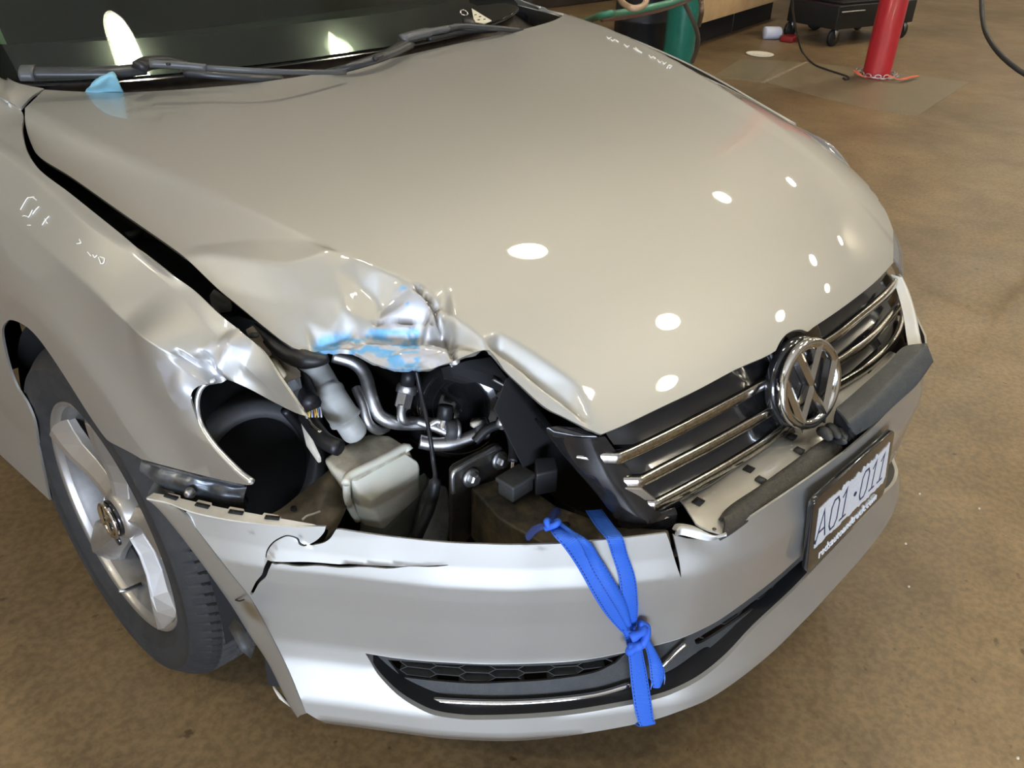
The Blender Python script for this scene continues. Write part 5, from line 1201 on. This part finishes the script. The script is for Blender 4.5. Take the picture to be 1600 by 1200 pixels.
Lt = on([(988, 980), (1000, 1008), (1005, 1030), (1008, 1056), (1012, 1070)])+[0, -.010, .002]; Rt = on([(999, 986), (1014, 1012), (1024, 1032), (1028, 1048), (1022, 1066)])+[0, -.012, .002]
ribbon(Lt, Rt, 'loose_tail', bend=.004)
fr = mat('pale_blue_frayed_ends', (.14, .30, .72), .8)
for i in range(11):
    t = i/10; a = Lt[-2]*(1-t)+Rt[-2]*t+SO; d = np.array([rng.uniform(-.004, .006), rng.uniform(-.004, .002), -rng.uniform(.012, .022)])
    MB().tube([a, a+d*.5+[.001, 0, 0], a+d], [.0011, .0009, .0004], 5).build('frayed_thread', fr, strap)
# dark loop end lying on the beam
lp = cat(np.array([un(820, 838, z=.60), un(830, 826, z=.607), un(842, 820, z=.61), un(857, 819, z=.613)])+SO, 20)
MB().grid(np.array([lp+[0, 0, .002], lp+[-.004, -.007, .0], lp+[0, -.009, -.003]])).build('loop_end', mat('navy_webbing', (.008, .018, .09), .7), strap, solid=.002)
lp = cat(np.array([un(862, 816, z=.612), un(864, 806, z=.61), un(870, 799, z=.60)])+SO, 12); MB().tube(lp, .006, 8).build('loop_end', MT['bluedark'], strap)
kk2 = un(862, 820, z=.614)+SO; MB().tube(cat(kk2+np.array([(-.008, .004, -.004), (-.002, -.008, .006), (.008, -.004, .004), (.006, .004, -.004), (-.004, .006, .006), (-.008, -.002, .0)]), 40), .0045, 8).build('knot', MT['blue'], strap)
# ---------------------------------------------------------------- lamps' housings, at their places under the ceiling
hm = mat('white_lamp_reflector', (.7, .7, .68), .5)
lamp0 = None
def lamp_parts(root):
    MB().lathe((0, 0, 0), (0, 0, 1), [(.24, -.06), (.235, .0), (.16, .10), (.09, .18), (.08, .30), (0, .30)], 32).build('reflector', hm, root)
    MB().cyl((0, 0, .3), (0, 0, CEIL-LAMP_Z), .012, n=8).build('stem', MT['alu'], root)
LL = ['large oval spot in the middle of the hood', 'left spot of two high on the hood', 'right spot of two high on the hood', 'round spot on the front half of the hood', 'left one of the paired spots above the right grille', 'right one of the paired spots above the right grille', 'oval spot just above the left half of the grille', 'spot at the hood edge beside the badge', 'tiny spot at the hood edge right of the badge', 'broad spot on the left of the windscreen', 'spot at the near front corner of the hood', 'rear glow on the near fender', 'front glow on the near fender, added to brighten it']
for (x, y), ll_ in zip(LAMPS, LL):
    e = empty('high_bay_lamp', (x, y, LAMP_Z+.09))
    tag(e, 'high-bay lamp mirrored as the '+ll_, 'lamp', 'high-bay lamps over the workshop')
    if lamp0 is None: lamp_parts(e); lamp0 = e
    else:
        for ch_ in list(lamp0.children):
            d = ch_.copy(); C.objects.link(d); d.parent = e
# ---------------------------------------------------------------- things behind the car
redp = mat('red_enamel', (.33, .010, .016), .42, coat=.1, noise=(12, .35), col2=(.30, .01, .012))
pc = un(1368, 121, z=0); pc[2] = 0
post = empty('lift_post', tuple(pc)); tag(post, 'round red steel post standing on the floor with a chain at its foot', 'post')
MB().lathe((.0, 0, 0), (0, 0, 1), [(0, .0), (.112, .0), (.112, .012), (.105, .02), (.105, 3.4), (0, 3.4)], 48).build('column', redp, post)
chn = empty('chain', tuple(pc)); tag(chn, 'steel chain wrapped round the foot of the red post', 'chain')
NL = 26
for i in range(NL):
    t = 2*math.pi*i/NL; r_ = .148+.010*math.sin(i*2.1); c = np.array([r_*math.cos(t), r_*math.sin(t), .022+.012*(i % 2)])
    tg = np.array([-math.sin(t), math.cos(t), 0]); sd_ = np.array([0, 0, 1.0]) if i % 2 else np.array([math.cos(t), math.sin(t), 0])
    pts = [c+tg*.024*math.cos(a)+sd_*.013*math.sin(a) for a in np.linspace(0, 2*math.pi, 12, endpoint=False)]
    MB().tube(pts, .0045, 6, closed=True).build('chain_link', MT['alu'], chn)
om = mat('orange_webbing', (.72, .16, .08), .7)
def floor_ribbon(pts, w, name, label, cat_, zoff=.012):
    p = np.array([un(x, y, z=z) for x, y, z in pts]); q = cat(p, 40); T = np.gradient(q, axis=0); T /= np.linalg.norm(T, axis=1)[:, None]; s = np.stack([T[:, 1], -T[:, 0], 0*T[:, 0]], 1)*w/2
    o = MB().grid(np.array([q-s, q+s])).build(name, om, None, solid=.003, off=0); tag(o, label, cat_); return o
floor_ribbon([(1388, 118, .05), (1405, 124, .03), (1420, 121, .03), (1434, 118, .03)], .030, 'orange_strap', 'orange strap end trailing right from the foot of the red post', 'strap')
floor_ribbon([(1353, 121, .045), (1342, 116, .06), (1336, 110, .05)], .035, 'orange_strap', 'short orange strap flap left of the foot of the red post', 'strap')
# air line with a hook
def cable(pts, r, name, label, m):
    q = cat(np.array([un(x, y, z=z) for x, y, z in pts]), 80); o = MB().tube(q, r, 8).build(name, m, None); tag(o, label, 'cable'); return o
cbm = mat('dark_cable', (.02, .018, .015), .6)
cc = cable([(1236, -40, .8), (1238, 0, .7), (1240, 25, .5), (1245, 50, .25), (1252, 78, .02), (1270, 99, .009), (1290, 108, .009), (1308, 114, .009), (1320, 118, .009), (1326, 121, .01), (1323, 125, .01), (1318, 122, .01)], .008, 'power_cable', 'thin dark cable hanging down and looping on the floor left of the red post', cbm)
cable([(1534, -50, .95), (1534, -20, .93), (1534, 0, .9), (1535, 25, .85), (1540, 50, .8), (1556, 77, .76), (1578, 99, .73), (1605, 118, .7), (1645, 140, .66), (1700, 190, .4), (1740, 250, .1), (1800, 270, .014), (1900, 260, .014)], .011, 'air_hose', 'black hose hanging in a curve at the top right corner', cbm)
# wheeled tool cart
ca = np.array([un(1303, 73, z=0), un(1410, 60, z=0)]); ex_ = (ca[1]-ca[0]); wd = np.linalg.norm(ex_); ex_ /= wd; ey_ = np.array([-ex_[1], ex_[0], 0]); 
cart = empty('tool_cart', tuple(ca[0])); tag(cart, 'black wheeled cart carrying a red tool cabinet behind the red post', 'cart')
Rm = np.stack([ex_, ey_, [0, 0, 1]], 1)
bk = mat('worn_black_cart_steel', (.012, .013, .013), .45, .2)
def cbx(c, d, name, m, par=None, bv=.006): return MB().box(Rm@np.array(c), d, Rm).build(name, m, par or cart, bevel=bv)
cbx((wd/2, .26, .25), (wd*1.12, .56, .20), 'base_tray', bk); cbx((wd/2-.02, .22, .362), (wd*.9, .40, .022), 'top_plate', bk)
cbx((.14, -.03, .30), (.34, .012, .012), 'handle_bar', MT['alu'])
cab = cbx((wd/2, .34, .74), (wd*.85, .42, .72), 'tool_cabinet', redp)
for k in range(4): d_ = cbx((wd/2, .125, .47+.17*k), (wd*.78, .015, .14), 'drawer', mat('drawer_black', (.012, .008, .008), .4) if k == 0 else MT.setdefault('red', redp), cab)
for i_, (a, b_) in enumerate([(0, 0), (wd, 0), (0, .5), (wd, .5)]):
    p = Rm@np.array([a, b_+.03, 0]); w_ = MB().lathe(p+[0, 0, .075]-Rm@np.array([0, .0175, 0]), Rm@np.array([0, 1, 0]), [(0, 0), (.07, 0), (.075, .006), (.075, .03), (.07, .035), (0, .035)], 32).build('caster_wheel', MT['black'], cart)
    MB().hull8([Rm@np.array([a-.03, b_, .15])+0*p, Rm@np.array([a+.03, b_, .15]), Rm@np.array([a+.006, b_, .06])], [Rm@np.array([a-.03, b_+.008, .15]), Rm@np.array([a+.03, b_+.008, .15]), Rm@np.array([a+.006, b_+.008, .06])]).build('caster_fork', MT['alu'], w_)
# low timber-edged deck with dark space under it
wood = mat('raw_timber', (.52, .36, .18), .65, noise=(5, .5), col2=(.36, .23, .10))
b0 = un(1094, 35, z=.24); b1 = un(1232, -6, z=.24); e_ = b1-b0; Lb_ = np.linalg.norm(e_); e_ /= Lb_; n_ = np.array([-e_[1], e_[0], 0]); 
if n_@(b0-CAM) < 0: n_ = -n_
deck = empty('timber_bench', (b0[0], b0[1], 0)); tag(deck, 'low bench with a raw timber front board on pipe legs', 'bench')
Rd = np.stack([e_, n_, [0, 0, 1]], 1)
def dbx(c, d, name, m, bv=.003, rough=None): return MB().box(Rd@np.array(c), d, Rd).build(name, m, deck, bevel=bv)
dbx((Lb_/2, 0, .33), (Lb_, .04, .19), 'front_board', wood); dbx((Lb_/2, .45, .40), (Lb_, .85, .03), 'bench_top', wood)
dbx((Lb_/2, .16, .12), (Lb_, .02, .24), 'under_bench_shade', MT['dark']);  # black sheet standing in for the shade under the bench
for px in [(1141, 50), (1165, 40), (1090, 60)]:
    p = un(px[0], px[1], z=0)-np.array([b0[0], b0[1], 0]); MB().cyl(p+[0, 0, 0], p+[0, 0, .26], .014 if px[0] == 1141 else .02, n=12).build('leg', MT['alu'], deck)
# things on and under the bench
def on_floor(px, py): return un(px, py, z=0)
p = on_floor(1205, 61); d = np.array([.82, -.57, 0]); a = p+[0, 0, .056]-d*.085
tag(MB().lathe(a, d, [(0, 0), (.052, 0), (.056, .01), (.056, .15), (.05, .165), (.03, .168), (.03, .14), (0, .14)], 28).build('paper_roll', mat('white_paper', (.68, .70, .78), .8, bump=(60, .4)), None), 'white paper roll lying on the floor by the bench', 'roll')
p = on_floor(1233, 64); o = MB().box(p+[0, 0, .025], (.20, .12, .05), Rd).build('red_tray', mat('dark_red_plastic', (.22, .01, .012), .5), None, bevel=.01); tag(o, 'flat dark red tray on the floor beside the white paper roll', 'tray')
p = on_floor(1187, 86); tag(MB().lathe(p, (0, 0, 1), [(0, .006), (.10, .006), (.115, .012), (.12, .012), (.115, .004), (0, .002)], 40).build('white_lid', mat('white_plastic_lid', (.78, .74, .62), .6), None), 'round white lid lying flat on the floor', 'lid')
p = on_floor(1272, 46); o = MB().lathe(p+[0, 0, .08]-np.array([.02, .02, 0]), (.6, .6, 0), [(0, 0), (.04, 0), (.075, .004), (.08, .01), (.08, .05), (0, .05)], 32).build('jack_wheel', MT['rubber'], None); tag(o, 'small dark wheel on the floor left of the tool cart', 'wheel')
c = np.array([un(1262, 12, z=.14), un(1290, 12, z=.14), un(1300, -30, z=.14), un(1258, -30, z=.14)]); c[:, 2] = 0
o = MB().hull8(c+[0, 0, .5], c).build('cardboard_box', mat('brown_cardboard', (.36, .28, .19), .8, noise=(6, .3)), None, bevel=.004); tag(o, 'brown cardboard box standing between the bench and the cart', 'box')
# green gas cylinder and dark drum, hoses looped over them
g0 = un(1056, 112, z=0); g0[2] = 0
gc = empty('gas_cylinder', tuple(g0)); tag(gc, 'green gas cylinder standing behind the hood beside the timber bench', 'gas cylinder')
gm = mat('green_enamel', (.01, .15, .11), .35, coat=.3, noise=(9, .3))
MB().lathe((0, 0, 0), (0, 0, 1), [(0, 0), (.115, 0), (.12, .02), (.12, .55), (.118, .62), (.10, .70), (.06, .76), (.035, .78), (.035, .82), (0, .82)], 40).build('cylinder_body', gm, gc)
MB().cyl((0, 0, .82), (0, 0, .92), .016, n=14).build('valve', MT['alu'], gc)
d0 = un(998, 92, z=0); d0[2] = 0
o = MB().lathe(d0, (0, 0, 1), [(0, 0), (.22, 0), (.225, .02), (.225, .3), (.232, .31), (.225, .32), (.225, .62), (.232, .63), (.225, .64), (.225, .80), (0, .79)], 48).build('drum', mat('dark_drum_steel', (.02, .022, .026), .4, .4), None); tag(o, 'dark steel drum standing behind the hood, left of the green cylinder', 'drum')
def hose(pts, r, col, name, label):
    q = cat(np.array([un(x, y, z=z) for x, y, z in pts]), 70); o = MB().tube(q, r, 10).build(name, mat(name+'_rubber', col, .45), None); tag(o, label, 'hose')
zz_ = .95
hose([(800, 150, .02), (850, 100, .15), (895, 48, .6), (935, 26, zz_), (965, 21, zz_), (1000, 15, zz_), (1040, 6, zz_), (1070, -4, zz_), (1110, -20, zz_)], .012, (.06, .22, .13), 'green_hose', 'green hose slung across above the dark drum')
hose([(940, 30, zz_-.02), (970, 27, zz_-.02), (1010, 20, zz_-.02), (1045, 11, zz_-.02), (1075, 0, zz_-.02), (1105, -14, zz_-.02)], .009, (.20, .10, .07), 'red_brown_hose', 'red-brown hose running beside the green hose')
hose([(1062, -10, .8), (1074, 14, .7), (1086, 40, .6), (1091, 60, .5), (1088, 80, .4), (1082, 96, .3)], .013, (.10, .09, .07), 'grey_hose', 'grey-brown hose hanging down in front of the green cylinder')
hose([(1092, -10, .8), (1096, 5, .75), (1096, 22, .7), (1092, 40, .5)], .013, (.13, .08, .05), 'brown_hose', 'short brown hose hanging between the green cylinder and the bench')
hose([(966, -6, 1.0), (975, 6, 1.0), (990, 13, 1.0), (1006, 8, 1.0), (1012, -6, 1.0)], .010, (.45, .30, .18), 'tan_hose', 'tan hose loop hanging at the top above the dark drum')
o = MB().box((7.2, 6.6, .9), (3.2, .6, 1.8)).build('shade_backdrop', mat('dark_shade_backdrop', (.035, .025, .02), .6, noise=(3, .6)), None, bevel=.01); tag(o, 'dark box added to stand in for the shadow behind the drum and the hoses', 'backdrop')  # dark box added where the background falls into shadow
# specks of debris on the floor
dm = mat('debris', (.55, .5, .42), .8)
for i, (x, y, w_) in enumerate([(1175, 325, 'near the far side of the hood'), (1530, 795, 'furthest right, level with the plate'), (1590, 1185, 'at the bottom right corner'), (1437, 772, 'just right of the plate frame'), (1415, 850, 'right of the lower lip'), (1420, 917, 'below the others beside the lip')]):
    p = on_floor(x, y); r_ = .003
    o = MB().lathe(p, (0, 0, 1), [(0, .004), (r_*.8, .003), (r_, 0)], 6).build('paint_chip', dm, None); tag(o, 'tiny pale chip on the floor '+w_, 'chip', 'pale chips scattered on the floor')
